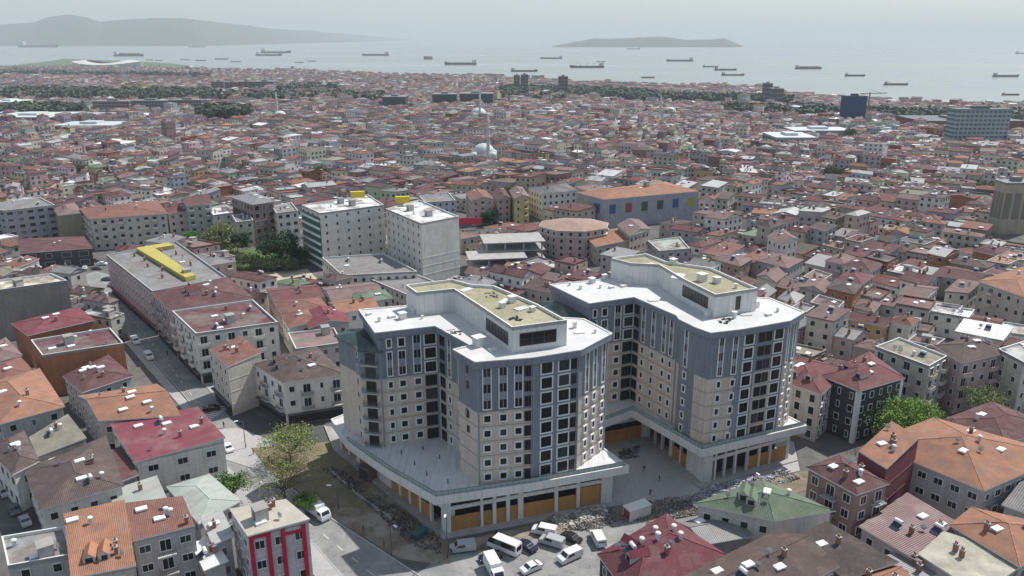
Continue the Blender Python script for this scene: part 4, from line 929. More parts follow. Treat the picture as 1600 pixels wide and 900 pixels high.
for i, (px, h, rc, wc, rf, lab) in enumerate([
    ([(655, 306), (664, 316), (712, 313), (700, 300)], 13, 'grey', 'pale blue', 'flat', 'pale blue apartment house just right of the white hotel'),
    ([(728, 302), (738, 314), (770, 311), (758, 298)], 13, 'brick red', 'tan', 'gable', 'tan house with brick red roof above the red shop sign'),
    ([(770, 300), (777, 311), (797, 309), (788, 297)], 13, 'maroon', 'pink', 'gable', 'pink house with maroon roof between tan and cream neighbours'),
    ([(797, 298), (804, 311), (827, 308), (816, 294)], 14, 'dull pink', 'yellow', 'gable', 'cream-yellow gabled apartment house left of the white banded block'),
    ([(826, 294), (847, 303), (901, 298), (884, 287)], 14, 'dark grey', 'white', 'hip', 'white banded apartment block with a dark roof left of the mall'),
    ([(912, 366), (932, 386), (990, 380), (972, 362)], 8, 'orange', 'tan', 'shed', 'low tan building with orange roof right of the octagonal block'),
    ([(966, 352), (984, 368), (1015, 358), (998, 344)], 12, 'dull pink', 'tan', 'gable', 'tall tan gabled house with salmon roof and white verges'),
    ([(1012, 376), (1030, 392), (1078, 388), (1062, 370)], 9, 'pale green', 'grey', 'flat', 'grey building with pale green roof behind the farther tower'),
    ([(1200, 370), (1222, 380), (1246, 374), (1228, 362)], 12, 'dull pink', 'white', 'gable', 'white house with black striped front and pink gable'),
    ([(1530, 440), (1600, 464), (1680, 440), (1600, 418)], 12, 'orange', 'tan', 'hip', 'tan apartment house with orange hipped roof at the right edge')]):
    H(lab, h, px, rf, 1.8, rc, wc, lod=1, name='apartment_building', cat='building', balc=(1,) if i % 2 else ())
c = un(735, 350, 3); m = MB(); m.box((c[0], c[1], 4.5), (11, .5, 3.2), 0); tag(m.build('shop_sign', material('red_sign', (.5, .02, .06), .5, .05)), 'plain bright red shop sign on the street right of the hotel', 'sign')
# mall
MALL = H('wide grey mall with orange tiled roof and blue, yellow and red windows', 15, [(901, 301), (945, 312), (1092, 299), (1038, 284)], 'hip', 2.0, 'orange', (.33, .34, .38), lod=1, name='shopping_mall', cat='mall', blank=(0, 1, 2, 3), over=.2, things=T(('stair_hut', .5, .6), ('skylight', .6, .5)))
qm = ccw(Q(15, (901, 301), (945, 312), (1092, 299), (1038, 284)))
for i in range(4):
    a, b = qm[i], qm[(i+1) % 4]
    if facing(a, b):
        L, u, n, ang = edge_frame(a, b); k = max(2, int(L/9))
        for j in range(k):
            cc_ = [(.55, .50, .05), (.03, .08, .30), (.35, .03, .06), (.05, .06, .08), (.05, .06, .08), (.03, .08, .30), (.5, .45, .05)][(j+i) % 7]
            m = MB(); m.slab(a, u, n, L*(j+.3)/k, L*(j+.68)/k, 0, .12, 7.5, 12.2, 0, tuple(.6*v_+.04 for v_ in cc_)); m.build('window', PLAINC, MALL)
# octagonal block
c = un(897, 352, 12); oc = [(c[0]+15.5*cos(2*pi*(i+.3)/8), c[1]+13*sin(2*pi*(i+.3)/8)) for i in range(8)]; FOOT.append(oc)
OCT = thing('apartment_building', 'octagonal pink-beige apartment block with a pale orange roof', 'building', (*c, 0)); m = MB(); m.prism(oc, -1, 12, 0, WALLS['pink']); m.prism(grow(oc, .8), 9.4, 9.8, 0, (.5, .48, .44)); m.prism(grow(oc, .6), 12, 12.4, 0, (.5, .48, .44)); m.build('wall', WALLC, OCT)
m = MB()
for i in range(8): m.face([(*grow(oc, .4)[i], 12.4), (*grow(oc, .4)[(i+1) % 8], 12.4), (c[0], c[1], 14.4)], 0, (.40, .27, .22))
m.build('roof', TILEC, OCT)
for i in range(8):
    a, b = oc[i], oc[(i+1) % 8]
    if facing(a, b):
        L, u, n, ang = edge_frame(a, b)
        for k in range(4):
            for j in range(3): window(OCT, (a[0]+u[0]*L*(j+.5)/3, a[1]+u[1]*L*(j+.5)/3, k*3+1.7), ang, 1.3, 1.6, 'thin')
# concrete frame under construction
for (x, y, z1, wd, dp, rz, lab) in ((800, 372, 10, 26, 16, .15, 'raw concrete slabs on columns right of the hotel, roof level highest'), (775, 398, 6, 24, 14, .15, 'lower open concrete deck in front of the raw concrete frame')):
    c = un(x, y, z1); root = thing('concrete_frame', lab, 'building shell', (*c, 0)); ca, sa = cos(rz), sin(rz)
    FOOT.append([(c[0]+ca*i-sa*j, c[1]+sa*i+ca*j) for i, j in ((-wd/2, -dp/2), (wd/2, -dp/2), (wd/2, dp/2), (-wd/2, dp/2))])
    z = z1
    while z > 2: m = MB(); m.box((*c, z), (wd, dp, .35), rz); m.build('floor_slab', CONC, root); z -= 3.6
    for i in (-.45, -.15, .15, .45):
        for j in (-.42, .42): m = MB(); m.box((c[0]+ca*i*wd-sa*j*dp, c[1]+sa*i*wd+ca*j*dp, z1/2), (.6, .6, z1), rz); m.build('column', CONC, root)

# ------------------------------------------------------------------ far landmarks
def zat(Y, y):
    v = (450-y)/FPX; return CAMZ+Y*(-SP+v*CP)/(CP+v*SP)
def far_block(name, label, cat, x0, x1, yb, yt, wc, dp=16, stripes=0, cols=0, pane=(.05, .07, .09), roofc=(.2, .2, .2), rot=0.0):
    p0, p1 = un(x0, yb, 0), un(x1, yb, 0); Y = (p0[1]+p1[1])/2; W = p1[0]-p0[0]; z = zat(Y, yt); c = ((p0[0]+p1[0])/2, Y+dp/2)
    g = tz(*c); root = thing(name, label, cat, (*c, g)); W2 = W/2
    ca, sa = cos(rot), sin(rot); q = [(c[0]+ca*i-sa*j, c[1]+sa*i+ca*j) for i, j in ((-W2, -dp/2), (W2, -dp/2), (W2, dp/2), (-W2, dp/2))]; FOOT.append(q)
    m = MB(); m.prism(q, g-1, z, 0, wc); m.build('wall', WALLC, root)
    m = MB(); m.prism(grow(q, .4), z, z+.8, 0, roofc); m.box((c[0], c[1], z+1.8), (W*.3, dp*.4, 2.4), rot, 0, roofc); m.build('roof', PLAINC, root)
    if stripes:
        m = MB()
        for i in (0, 3, 1):
            a, b = q[i], q[(i+1) % 4]; L, u, n, ang = edge_frame(a, b); fh = (z-g)/stripes
            for k in range(stripes):
                for j in range(max(1, cols)): 
                    cw = L/max(1, cols); m.slab(a, u, n, cw*(j+.14), cw*(j+.86), .0, .15, g+fh*(k+.3), g+fh*(k+.82), 0, pane)
        o = m.build('windows', PLAINC, root); o['kind'] = 'stuff'
    return root
far_block('office_tower', 'dark blue glass office tower on the right skyline', 'office tower', 1317, 1351, 186, 151, (.03, .07, .17), 12, 9, 8, (.015, .05, .14), (.05, .06, .09))
far_block('office_block', 'wide pale glazed office block on the right below the sea', 'office building', 1488, 1572, 222, 172, (.38, .42, .43), 16, 9, 12, (.10, .15, .17), (.10, .11, .12))
far_block('apartment_tower', 'beige concrete tower with dark slots at the right edge', 'tower block', 1558, 1602, 366, 288, (.42, .37, .29), 9, 1, 3, (.20, .18, .15))
far_block('warehouse', 'flat grey box hall left of the blue glass tower', 'warehouse', 1240, 1330, 214, 205, (.3, .3, .3), 30, 0, 0, roofc=(.5, .52, .54))
far_block('warehouse', 'long dark roofed shed behind the pale glazed office block', 'warehouse', 1440, 1600, 200, 190, (.20, .10, .09), 60, 0, 0, roofc=(.12, .13, .14))
far_block('hall', 'dark green-grey hall with wide roof in the centre distance', 'hall', 598, 634, 172, 152, (.06, .08, .09), 30, 3, 4)
far_block('hall', 'second dark hall right of the green-grey hall, centre distance', 'hall', 676, 713, 164, 148, (.06, .09, .09), 30, 3, 4)
far_block('hall', 'brown hall between two dark towers in the centre distance', 'hall', 718, 770, 166, 147, (.12, .09, .09), 30, 3, 5)
far_block('barracks', 'long beige barracks left of the centre, middle one of the row', 'barracks', 205, 262, 172, 158, (.28, .24, .21), 18, 3, 12)
far_block('barracks', 'long beige barracks at the left end of the row', 'barracks', 146, 203, 173, 159, (.30, .23, .20), 18, 3, 12)
far_block('barracks', 'long beige barracks at the right end of the row', 'barracks', 266, 316, 172, 157, (.28, .25, .22), 18, 3, 12)
far_block('warehouse', 'long low grey warehouse in front of the barracks', 'warehouse', 30, 150, 190, 183, (.35, .36, .36), 50, 0, 0, roofc=(.38, .40, .40))
far_block('warehouse', 'white roofed warehouse right of the long grey one', 'warehouse', 180, 245, 188, 184, (.3, .32, .32), 40, 0, 0, roofc=(.62, .66, .68))
far_block('apartment_tower', 'square apartment tower on the shore behind the harbour trees', 'tower block', 1196, 1206, 150, 131, (.22, .22, .23), 20, 5, 3)
far_block('apartment_tower', 'lower shore block right of the square apartment tower', 'tower block', 1206, 1224, 152, 139, (.2, .2, .21), 20, 4, 4)
far_block('hangar', 'pale grey arched-looking hangar, topmost at the left edge', 'hangar', -20, 26, 172, 160, (.5, .52, .50), 40, 0, 0, roofc=(.58, .61, .58))
far_block('factory', 'large pale factory with flat grey-green roof at the left edge', 'factory', -20, 80, 196, 184, (.42, .44, .42), 60, 2, 10, roofc=(.50, .54, .52))
far_block('factory', 'long low pale factory right below the left edge hangar', 'factory', 84, 176, 206, 197, (.38, .40, .40), 40, 1, 12, roofc=(.46, .50, .50))
far_block('market_hall', 'hall with bright white roof among brown houses on the left', 'hall', 150, 196, 238, 226, (.5, .48, .45), 20, 0, 0, roofc=(.68, .72, .66))
far_block('depot', 'large pale flat depot with black openings, right middle distance', 'warehouse', 1212, 1275, 228, 216, (.34, .36, .36), 40, 1, 5, roofc=(.5, .53, .54))
for i, (x0, x1, yb, yt) in enumerate(((803, 812, 132, 118), (814, 825, 132, 117), (873, 887, 140, 120), (331, 350, 142, 128), (352, 372, 143, 129), (374, 396, 143, 128), (398, 428, 143, 128))):
    far_block('apartment_tower', ['slim shore tower left of its twin, centre coast', 'slim shore tower right of its twin, centre coast', 'dome-like rounded shore tower, centre coast', 'beige slab block, leftmost of four before the left shore', 'beige slab block, second of four before the left shore', 'beige slab block, third of four before the left shore', 'beige slab block, rightmost of four before the left shore'][i], 'tower block', x0, x1, yb, yt, (.24, .21, .18), 22, 6, 3)
# mosques: dome and pencil minaret
STONE = material('mosque_stone', (.50, .49, .46), .8, .1, .2)
LEAD = material('lead_dome', (.50, .53, .53), .5, .1, .2)
def dome(mb, c, r, z0, squash=.75, n=16, k=5):
    for a in range(k):
        p0, p1 = pi/2*a/k, pi/2*(a+1)/k
        for i in range(n):
            t0, t1 = 2*pi*i/n, 2*pi*(i+1)/n; P = lambda t, p: (c[0]+r*cos(p)*cos(t), c[1]+r*cos(p)*sin(t), z0+r*squash*sin(p))
            mb.face([P(t0, p0), P(t1, p0), P(t1, p1), P(t0, p1)] if a < k-1 else [P(t0, p0), P(t1, p0), (c[0], c[1], z0+r*squash)])
def mosque(label, x, yb, r, h):
    c = un(x, yb, 0); g = tz(*c); root = thing('mosque', label, 'mosque', (*c, g)); FOOT.append([(c[0]+r*1.3*i, c[1]+r*1.3*j) for i, j in ((-1, -1), (1, -1), (1, 1), (-1, 1))])
    m = MB(); m.box((*c, g+h/2), (r*2.4, r*2.4, h)); m.cyl(c, r*1.02, g+h, g+h+1.6, 16); m.build('prayer_hall', STONE, root)
    m = MB(); dome(m, c, r, g+h+1.6); m.build('dome', LEAD, root)
    for i, j in ((-1, -1), (1, -1), (1, 1), (-1, 1)): m = MB(); dome(m, (c[0]+i*r*.9, c[1]+j*r*.9), r*.35, g+h); m.build('small_dome', LEAD, root)
def minaret(label, x, yb, yt, group=None):
    c = un(x, yb, 0); g = tz(*c); z = zat(c[1], yt); root = thing('minaret', label, 'minaret', (*c, g)); FOOT.append([(c[0]+3*i, c[1]+3*j) for i, j in ((-1, -1), (1, -1), (1, 1), (-1, 1))])
    H_ = z-g; m = MB(); m.box((*c, g+H_*.12), (3.4, 3.4, H_*.24)); m.cyl(c, 1.35, g+H_*.24, g+H_*.84, 10, 1.05); m.build('shaft', STONE, root)
    for t in (.55, .72): m = MB(); m.cyl(c, 1.3, g+H_*t-.6, g+H_*t, 12, 1.9); m.cyl(c, 1.9, g+H_*t, g+H_*t+.9, 12); m.build('balcony', STONE, root)
    m = MB(); m.cyl(c, 1.35, g+H_*.84, z, 10, .05); m.build('spire', LEAD, root)
mosque('mosque with a pale grey dome in the middle of the houses', 756, 254, 8, 7); minaret('tall pinkish minaret beside the pale grey dome', 763, 258, 178)
mosque('small white domed mosque in the centre distance', 748, 189, 9, 7); minaret('slim dark minaret beside the small white dome', 750, 190, 143)
minaret('white minaret standing alone left of the centre distance', 434, 184, 143); minaret('thin minaret in the right centre distance below the coast trees', 1031, 190, 147); mosque('distant mosque with a small white dome right of the thin minaret', 1047, 176, 7, 5)
mosque('mosque with a low dome at the foot of the lone white minaret', 438, 188, 7, 4)
# tower crane
c = un(1356, 172, 0); z = zat(c[1], 144); r_ = thing('tower_crane', 'yellowish tower crane on the skyline right of the blue tower', 'crane', (*c, tz(*c)))
CR = material('crane_steel', (.25, .22, .14), .6)
for nm, a, b, rd in (('mast', (c[0], c[1], tz(*c)), (c[0], c[1], z), .9), ('jib', (c[0]-5, c[1], z-2), (c[0]+22, c[1], z-1), .7), ('counter_jib', (c[0]-5.2, c[1], z-2), (c[0]-12, c[1], z-2), 1.0), ('tie_bar', (c[0], c[1], z+3), (c[0]+14, c[1], z-1), .25)):
    m = MB(); m.tube(a, b, rd, rd, 4); m.build(nm, CR, r_)
# stadium on the spit
c = un(170, 104, SEAZ+5); root = thing('stadium', 'white shell-roofed stadium on the green spit by the sea', 'stadium', (*c, SEAZ+5)); Rx = 45/FPX*hypot(*c); Ry = 70
m = MB(); n = 28
for i in range(n):
    t0, t1 = 2*pi*i/n, 2*pi*(i+1)/n; E_ = lambda t, k, z: (c[0]+Rx*k*cos(t), c[1]+Ry*k*sin(t), SEAZ+5+z)
    hz = lambda t: 14+6*cos(2*t)
    m.face([E_(t0, 1, 0), E_(t1, 1, 0), E_(t1, 1.05, hz(t1)), E_(t0, 1.05, hz(t0))]); m.face([E_(t0, 1.05, hz(t0)), E_(t1, 1.05, hz(t1)), E_(t1, .62, hz(t1)+5), E_(t0, .62, hz(t0)+5)]); m.face([E_(t1, .62, hz(t1)+4.8), E_(t0, .62, hz(t0)+4.8), E_(t0, .9, 2), E_(t1, .9, 2)][::-1])
m.build('shell_roof', DECK, root); m = MB(); m.prism([(c[0]+Rx*.6*cos(2*pi*i/20), c[1]+Ry*.6*sin(2*pi*i/20)) for i in range(20)], SEAZ+5, SEAZ+5.6); m.build('pitch', material('pitch', (.06, .14, .04), .9), root)

# ------------------------------------------------------------------ ships at anchor
HULLS = {'black': (.035, .035, .045), 'blue': (.06, .09, .16), 'grey': (.16, .17, .19), 'red': (.16, .05, .05), 'green': (.05, .09, .08)}
def ship(label, x0, x1, y, hull='black', kind='tanker', flip=False, hgt=None):
    p0, p1 = un(x0, y, SEAZ), un(x1, y, SEAZ); L = p1[0]-p0[0]; c = ((p0[0]+p1[0])/2, p0[1]); b = L*.16; fb = hgt or L*.055
    root = thing('ship', label, 'ship', (*c, SEAZ), pi if flip else 0, 'ships anchored in the bay')
    f = -1 if flip else 1
    pl = [(-.5, -.4), (-.46, -.5), (.34, -.5), (.46, -.25), (.5, 0), (.46, .25), (.34, .5), (-.46, .5), (-.5, .4)]
    ring = lambda z, kx, ky: [(x*L*kx, yy*b*ky, z) for x, yy in pl]
    m = MB(); m.hexa(ring(-3, .95, .8), ring(fb*.3, .98, 1), 0, (.22, .05, .04)); m.hexa(ring(fb*.3, .98, 1), ring(fb, 1, 1), 0, HULLS[hull])
    m.hexa([(x, yy, fb) for x, yy, _ in [(L*.36, -b*.4, 0), (L*.46, -b*.2, 0), (L*.5, 0, 0), (L*.46, b*.2, 0), (L*.36, b*.4, 0)]], [(x, yy, fb*1.35) for x, yy, _ in [(L*.37, -b*.4, 0), (L*.47, -b*.2, 0), (L*.515, 0, 0), (L*.47, b*.2, 0), (L*.37, b*.4, 0)]], 0, HULLS[hull])
    def put(nm, m):
        o = m.build(nm, PLAINC, None); o.parent = root; return o
    put('hull', m)
    m = MB(); m.box((-L*.40, 0, fb+L*.03), (L*.10, b*.8, L*.06), 0, 0, (.5, .5, .48)); m.box((-L*.40, 0, fb+L*.07), (L*.07, b*.95, L*.02), 0, 0, (.45, .45, .44)); put('bridge', m)
    m = MB(); m.box((-L*.455, 0, fb+L*.05), (L*.035, b*.3, L*.08), 0, 0, (.15, .10, .08)); put('funnel', m)
    m = MB(); m.tube((-L*.38, 0, fb+L*.08), (-L*.38, 0, fb+L*.125), .5, .3, 4, 0, (.2, .2, .2)); m.tube((L*.44, 0, fb), (L*.44, 0, fb+L*.06), .6, .3, 4, 0, (.2, .2, .2)); put('mast', m)
    if kind == 'bulk':
        for t in (-.2, .0, .2, .32):
            m = MB(); m.tube((L*t, 0, fb), (L*t, 0, fb+L*.08), 1.1, .9, 4, 0, (.2, .2, .2)); m.tube((L*t, 0, fb+L*.05), (L*(t-.07), 0, fb+L*.085), .6, .4, 4, 0, (.2, .2, .2)); put('cargo_crane', m)
    if kind == 'box':
        for k in range(7): m = MB(); m.box((-L*.26+k*L*.1, 0, fb+L*.022), (L*.085, b*.85, L*.045), 0, 0, R.choice([(.12, .14, .22), (.25, .1, .08), (.2, .22, .22)])); put('container_stack', m)
    elif kind == 'tanker':
        m = MB(); m.box((L*.05, 0, fb+.8), (L*.7, b*.12, 1.2), 0, 0, (.2, .2, .2)); put('deck_pipe', m)
    return root
for a in [('black barge lying farthest left on the water', 30, 92, 74, 'grey', 'barge'), ('large grey cargo ship above the stadium spit', 178, 225, 88, 'grey', 'box'), ('tiny ship under the left hills, right of the farthest left barge', 295, 320, 74, 'grey', 'tanker'),
          ('small coaster right of the spit tip', 306, 322, 95, 'black', 'tanker'), ('small black ship, second right of the spit tip', 336, 357, 93, 'black', 'tanker', True), ('small black ship just behind and right of its neighbour off the spit', 360, 376, 97, 'black', 'tanker'),
          ('little boat directly above the spit, left one', 228, 240, 94, 'black', 'tanker'), ('little boat directly above the spit, middle one', 242, 254, 95, 'black', 'tanker'), ('little boat directly above the spit, right one', 282, 296, 94, 'grey', 'tanker'),
          ('long low black ship, upper of two overlapping ones', 408, 455, 83, 'black', 'barge'), ('long low black ship, lower of two overlapping ones', 400, 441, 87, 'green', 'barge'), ('small ship left of its twin below the two long ones', 461, 474, 98, 'black', 'tanker'), ('small ship right of its twin below the two long ones', 481, 494, 96, 'black', 'tanker'),
          ('large blue-grey tanker in the centre left of the bay', 566, 608, 87, 'blue', 'tanker', True), ('short high ship seen end on in mid bay', 662, 676, 93, 'grey', 'box', True, 14), ('long dark ship with pale deck, centre of the bay', 694, 745, 101, 'green', 'tanker', True),
          ('dark barge with bridge at left, nearest the centre coast', 798, 840, 112, 'black', 'barge'), ('grey tanker above the crane-decked bulk carrier', 844, 879, 92, 'grey', 'tanker', True), ('bulk carrier with four deck cranes, bay centre', 890, 944, 106, 'black', 'bulk', True), ('small ship behind the bow of the crane-decked carrier', 932, 945, 97, 'black', 'bulk'),
          ('faint ship under the island', 980, 1000, 77, 'grey', 'tanker', True), ('blue-grey tanker right of the bulk carrier', 1041, 1083, 96, 'blue', 'tanker', True), ('black ship, topmost of a tight group of three', 1098, 1122, 105, 'black', 'tanker'), ('green-black ship, middle of a tight group of three', 1116, 1151, 110, 'green', 'tanker'), ('low black barge, lowest of a tight group of three', 1127, 1163, 118, 'black', 'barge'),
          ('high blue-grey cargo ship in the right part of the bay', 1242, 1284, 108, 'blue', 'box'), ('small dark coaster right of the high cargo ship', 1320, 1352, 119, 'black', 'tanker'), ('black and red tanker nearest the right-hand coast', 1381, 1419, 133, 'red', 'tanker'), ('green-black tanker near the right edge, upper of two', 1551, 1592, 120, 'green', 'tanker'), ('black tanker near the right edge, lower of two', 1565, 1593, 149, 'black', 'tanker'), ('ship cut by the right edge under the horizon', 1587, 1612, 84, 'grey', 'tanker'), ('pale ferry beside the coast trees', 1001, 1023, 122, 'grey', 'box', True)]:
    ship(*a)

# ------------------------------------------------------------------ trees
def leafmat(name, col): return material(name, col, .8, .35, 1.2, 0, spec=.15)
BARK = material('bark', (.10, .075, .055), .95, .3, 2, .4)
def tree_meshes(seed, h, r, col, n, leaf=.3, ch=.55, trunk=.22, lname='leaves', blobs=11, flat=.7):
    rr = random.Random(seed); tm, cm = MB(), MB(); zc = h*(1-ch*.5)
    tips = []
    base = Vector((0, 0, 0)); fork = Vector((rr.uniform(-.2, .2), rr.uniform(-.2, .2), h*.28))
    tm.tube(base, fork, trunk, trunk*.75, 7)
    for i in range(blobs):
        a = 2*pi*i/blobs*1.9+rr.uniform(-.4, .4); k = rr.uniform(.35, 1)**.7; z = h*(1-ch)+h*ch*rr.uniform(.1, .95)*(1.15-k*.4)
        tip = Vector((cos(a)*r*k*.8, sin(a)*r*k*.8, min(z, h*.95))); mid = fork.lerp(tip, .5)+Vector((rr.uniform(-.4, .4), rr.uniform(-.4, .4), h*.05))
        tm.tube(fork, mid, trunk*.5, trunk*.3, 5); tm.tube(mid, tip, trunk*.3, trunk*.08, 4); tips.append((tip, r*rr.uniform(.28, .48)))
        for _ in range(2):
            t2 = mid+Vector((rr.uniform(-1, 1), rr.uniform(-1, 1), rr.uniform(.2, 1)))*r*.4; tm.tube(mid, t2, trunk*.18, trunk*.05, 3); tips.append((t2, r*rr.uniform(.2, .34)))
    for i in range(n):
        c, b = rr.choice(tips); d = Vector((rr.gauss(0, 1), rr.gauss(0, 1), rr.gauss(0, flat))); d.normalize(); p = c+d*b*(rr.random()**.45)*Vector((1, 1, flat)).length/1.6
        s = leaf*rr.uniform(.6, 1.4); a = Vector((rr.gauss(0, 1), rr.gauss(0, 1), rr.gauss(0, .6))).normalized(); bb = a.orthogonal().normalized(); bb = (bb*cos(i)+a.cross(bb)*sin(i)); v = rr.uniform(.7, 1.35)
        cc = (col[0]*v*rr.uniform(.85, 1.15), col[1]*v, col[2]*v)
        cm.face([tuple(p-a*s), tuple(p-bb*s*.6), tuple(p+a*s), tuple(p+bb*s*.6)], 0, cc)
    return tm.mesh('trunk', [BARK]), cm.mesh('crown', [LEAFC])
LEAFC = material('leaves', None, .8, .2, 1.5, 0, spec=.15)
TREES = {}
def tree(label, x, y, key, h, r, col, n, z0=0, group=None, world=None, sc=1, **k):
    c = world or un(x, y, z0)
    if key not in TREES: TREES[key] = tree_meshes(sum(map(ord, key))*7, h, r, col, n, **k)
    root = thing('tree', label, 'tree', (*c, z0), R.uniform(0, 6), group); root.scale = (sc, sc, sc)
    for nm, me in zip(('trunk', 'crown'), TREES[key]): o = bpy.data.objects.new(nm, me); COL.objects.link(o); o.parent = root
    return root
YG = (.17, .21, .06); GR = (.10, .17, .045); BG = (.17, .26, .06); DG = (.035, .065, .035)
tree('sparse yellow-green tree with bare dark limbs beside the boulevard', 447, 787, 'sparse', 11.5, 8.6, (.25, .26, .09), 2300, leaf=.15, ch=.72, trunk=.3, blobs=15)
tree('low leafy tree behind the sparse yellow-green one', 455, 722, 'leafy', 7, 8.0, (.22, .25, .085), 4600, leaf=.18, blobs=16, group=None)
tree('small green tree squeezed beside the pale green metal roof', 366, 785, 'small', 7, 3.7, GR, 4200, leaf=.19)
tree('large bright green tree right of the dark grey apartment house', 1420, 704, 'bright', 12, 9.0, BG, 16000, leaf=.24, ch=.75, trunk=.4, blobs=26)
tree('pale half bare tree in front of the pinkish apartment house', 1536, 655, 'pale', 10, 6.0, (.20, .23, .10), 3800, leaf=.2, ch=.7, trunk=.3, blobs=14)
tree('low shrub-like tree above the road by the red pilastered house', 478, 806, 'small', 7, 3.7, GR, 4200, sc=.75)
tree('dark green evergreen in the park left of the hotel', 440, 414, 'dark', 14, 9.5, DG, 7000, leaf=.5, ch=.8, trunk=.4, blobs=22)
tree('tall pale spring tree in front of the pale green apartment house', 346, 402, 'palet', 16, 7.5, (.19, .22, .10), 5200, leaf=.4, ch=.8, trunk=.4, blobs=18)
tree('round bright green tree left of the pale spring tree', 297, 392, 'roundg', 8, 5.5, (.08, .18, .04), 4000, leaf=.4, ch=.75)
for i, (x, y, s, lab) in enumerate(((372, 418, .55, 'dull green park tree, leftmost of the row before the hotel'), (392, 420, .6, 'dull green park tree, second of the row before the hotel'), (408, 421, .5, 'dull green park tree, third of the row before the hotel'), (428, 424, .55, 'dull green park tree, fourth of the row before the hotel'), (455, 424, .5, 'dull green park tree, last of the row before the hotel'), (372, 396, .7, 'narrow dark park tree behind the row'), (470, 412, .5, 'small green park tree at the foot of the hotel'), (765, 352, .6, 'dark tree behind the red shop sign'))):
    tree(lab, x, y, 'dark' if i > 4 else 'park', 11, 8, (.10, .12, .06), 3000, leaf=.45, ch=.8, blobs=14, sc=s)
# a few more trees between the far houses
for i in range(26):
    x, y = R.uniform(20, 1580), R.uniform(195, 330); c = un(x, y, 0)
    if any(inside(c, f) for f in FOOT): continue
    FOOT.append([(c[0]+4*a_, c[1]+4*b_) for a_, b_ in ((-1, -1), (1, -1), (1, 1), (-1, 1))])
    tree('small dark tree between distant roofs', x, y, 'park', 11, 8, (.10, .12, .06), 3000, leaf=.45, ch=.8, blobs=14, sc=R.uniform(.6, .95), world=c, group='small trees between distant roofs')
def woods(name, label, zones, n, col, size):
    m = MB()
    for (x0, x1, y0, y1, dens) in zones:
        for _ in range(int(n*dens)):
            x, y = R.uniform(x0, x1), R.uniform(y0, y1); c = un(x, y, 0); d = hypot(*c); g = tz(*c)
            if d > coast(atan2(*c))*.995: continue
            s = size*R.uniform(.6, 1.2); v = R.uniform(.7, 1.3); cc = tuple(k*v for k in col)
            for _2 in range(9):
                p = Vector((c[0]+R.gauss(0, s*.45), c[1]+R.gauss(0, s*.45), g+s*R.uniform(.5, 1.1))); a = Vector((R.gauss(0, 1), R.gauss(0, 1), R.gauss(0, 1))).normalized()*s*.36; b = a.orthogonal().normalized()*s*.36; c3 = a.cross(b).normalized()*s*.36
                v2 = R.uniform(.75, 1.2); c4 = tuple(k*v2 for k in cc)
                for t in ((a, b, c3), (-a, b, -c3), (a, -b, -c3), (-a, -b, c3)): m.face([tuple(p+t[0]), tuple(p+t[1]), tuple(p+t[2])], 0, c4)
    o = m.build(name, LEAFC); o['kind'] = 'stuff'; o['label'] = label; return o
woods('distant_trees', 'grey-green belts of trees far off between the houses and along the coast',
      [(0, 330, 145, 160, 1.9), (200, 600, 150, 160, .9), (0, 120, 176, 184, .5), (780, 1000, 130, 147, 1.8), (1240, 1600, 158, 175, 1.0), (0, 330, 108, 115, .7), (420, 520, 132, 142, .3), (1000, 1235, 141, 149, 1.0), (880, 1020, 133, 142, .8), (780, 880, 150, 157, .5), (800, 960, 128, 136, .6), (1140, 1330, 166, 176, .8), (1400, 1490, 172, 180, .4), (320, 384, 178, 188, .8)], 400, (.075, .095, .07), 10)

# ------------------------------------------------------------------ the city: rows of houses along bent streets
E1d = Vector((.80, -.60)); E2d = Vector((.60, .80))
def warp(u, v):
    n1 = noise.noise(Vector((u*.0032, v*.0032, 1.7))); n2 = noise.noise(Vector((u*.0032, v*.0032, 9.3)))
    n3 = noise.noise(Vector((u*.013, v*.013, 4.1))); n4 = noise.noise(Vector((u*.013, v*.013, 7.7)))
    return E1d*(u+56*n1+13*n3)+E2d*(v+56*n2+13*n4)
FB = [(min(p[0] for p in f), min(p[1] for p in f), max(p[0] for p in f), max(p[1] for p in f), grow(ccw(f), .2), cen(f)) for f in FOOT+NOB]
GRID = {}
for k_, b_ in enumerate(FB):
    for gx in range(int(b_[0]//40)-1, int(b_[2]//40)+2):
        for gy in range(int(b_[1]//40)-1, int(b_[3]//40)+2): GRID.setdefault((gx, gy), []).append(b_)
def blocked(q):
    c = cen(q)
    for b in GRID.get((int(c[0]//40), int(c[1]//40)), ()):
        if max(p[0] for p in q) < b[0] or min(p[0] for p in q) > b[2] or max(p[1] for p in q) < b[1] or min(p[1] for p in q) > b[3]: continue
        if inside(c, b[4]) or any(inside(lerp(c, p, .9), b[4]) for p in q) or inside(b[5], q): return True
        if any(inside(p, q) for p in b[4]): return True
    return False
